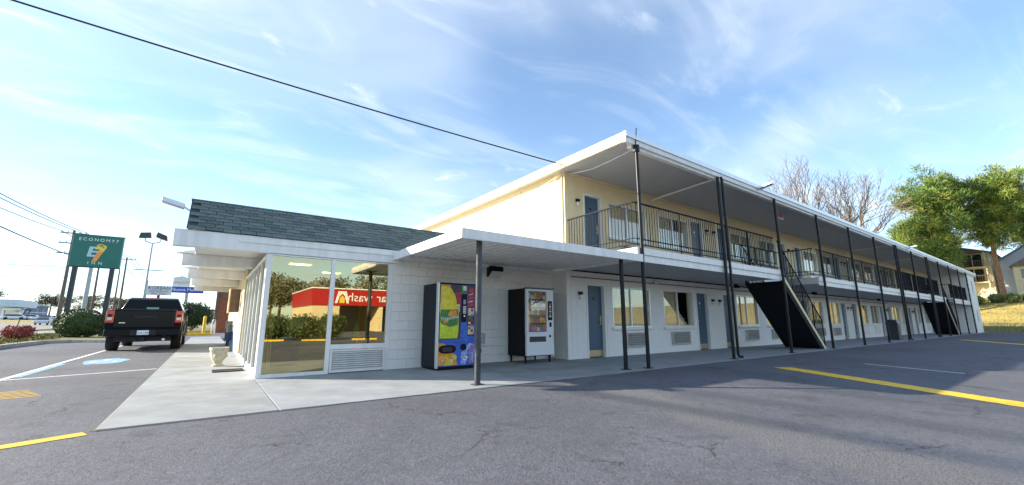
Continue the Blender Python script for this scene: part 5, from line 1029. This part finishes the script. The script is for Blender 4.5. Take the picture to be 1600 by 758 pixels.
bare((-52, 260), 16, 1.1, 32, 'right bare spreading tree behind the buildings across the road', 'bare_tree', 6, 'bare trees across the road')
for k, (x, y, z, w) in enumerate(((-16, 230, 4, 9), (-2, 215, 5, 12), (14, 240, 4.5, 12))):
    o = thing('far_shop', ('left', 'middle', 'right')[k]+' pale low shop far down the road', 'building', (x, y, 0)); MB().box(x-w/2, x+w/2, y, y+8, -.05, z).build('wall', 'siding_cream', o); MB().box(x-w/2-.3, x+w/2+.3, y-.4, y+8.3, z, z+.8).build('roof', ('wash_red', 'roof_dark', 'roof_flat')[k], o); MB().box(x-w/3, x+w/3, y-.03, y-.005, .4, 2.6).build('window', 'car_glass', o)

# ================================================================== what the lobby glass mirrors, behind the camera
CW = thing('car_wash', 'red and cream car wash across the lot, mirrored in the lobby glass', 'building', (9.9, -37.3, -1.2))
g0 = -1.25
MB().box(9.9, 34, -52, -37.3, 2.95, 4.95).build('sign_band', 'wash_red', CW); MB().box(9.8, 34.1, -52.1, -37.2, 4.952, 5.1).build('parapet', 'trim_white', CW)
MB().box(10.05, 13.2, -51.8, -37.45, g0, 2.948).build('wall', 'wash_cream', CW); MB().box(13.2, 33.9, -51.8, -46.5, g0, 2.948).build('rear_wall', 'siding_grey', CW)
for x in (18.2, 23.4, 28.6, 33.4): MB().box(x, x+.5, -46.4, -37.5, g0, 2.948).build('bay_wall', 'wash_cream', CW)
d_ = MB().box(11.2, 12.0, -37.448, -37.41, g0, 1.6).build('door', 'navy', CW); MB().box(10.03, 10.048, -42, -40.6, .4, 2.0).build('window', 'car_glass', CW)
text('letters', 'wash', 1.55, (15.6, -37.29, 3.95), 90, 'c_white', CW, .03, xscale=1.0); text('letters', 'car', 1.55, (18.7, -37.29, 3.95), 90, 'c_white', CW, .03)
mb = MB(); ar_ = [(-.85, -.75), (-.55, -.75), (-.35, .1), (0, .45), (.35, .1), (.55, -.75), (.85, -.75), (.5, .75), (-.5, .75)]; mb.prism([(13.4-x, -37.298, 3.95+z) for x, z in ar_], (0, .06, 0)).build('arch_logo', 'c_white', CW); mb = MB(); mb.prism([(13.4-x, -37.296, 3.78+z) for x, z in [(-.32, -.55), (.32, -.55), (.3, .05), (0, .4), (-.3, .05)]], (0, .08, 0)).build('arch_logo', 'arch_yellow', CW)
for k, (x, y, s) in enumerate(((3.9, -16.8, 1.25), (5.6, -15.6, 1.35), (7.2, -14.9, 1.1))):
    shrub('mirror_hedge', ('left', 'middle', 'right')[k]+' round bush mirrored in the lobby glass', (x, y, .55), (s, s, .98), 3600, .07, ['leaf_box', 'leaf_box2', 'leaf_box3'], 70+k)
for k, (x0, y0) in enumerate(((5.2, -15.0+1.4), (2.6, -16.4+1.6), (8.2, -12.6))):
    o = thing('wheel_stop', ('middle', 'left', 'right')[k]+' yellow wheel stop mirrored in the lobby glass', 'wheel stop', (x0, y0, hgt(x0, y0))); z = hgt(x0, y0)-.03
    MB().prism([(x0, y0, z), (x0, y0+.16, z), (x0, y0+.13, z+.13), (x0, y0+.03, z+.13)], (1.7, 0, 0)).build('block', 'yellow_paint', o)
line([(4.6, -12.6), (5.3, -8.5)], .12, 'yellow_paint'); line([(7.6, -11.6), (8.6, -6.8)], .12, 'yellow_paint')
for k, (x, y, h, rr) in enumerate(((12, -84, 12, 8), (22, -80, 11, 8), (8, -62, 9, 5.5), (33, -78, 12, 9), (1, -70, 11, 7), (46, -70, 12, 9), (60, -60, 13, 9))):
    far_tree((x, y), h, rr, 80+k, ords[k]+' leafy tree behind the car wash, mirrored in the lobby glass', group='trees behind the car wash')
bare((17, -70), 11, 1.1, 33, 'bare tree behind the car wash roof', 'bare_tree', 6)
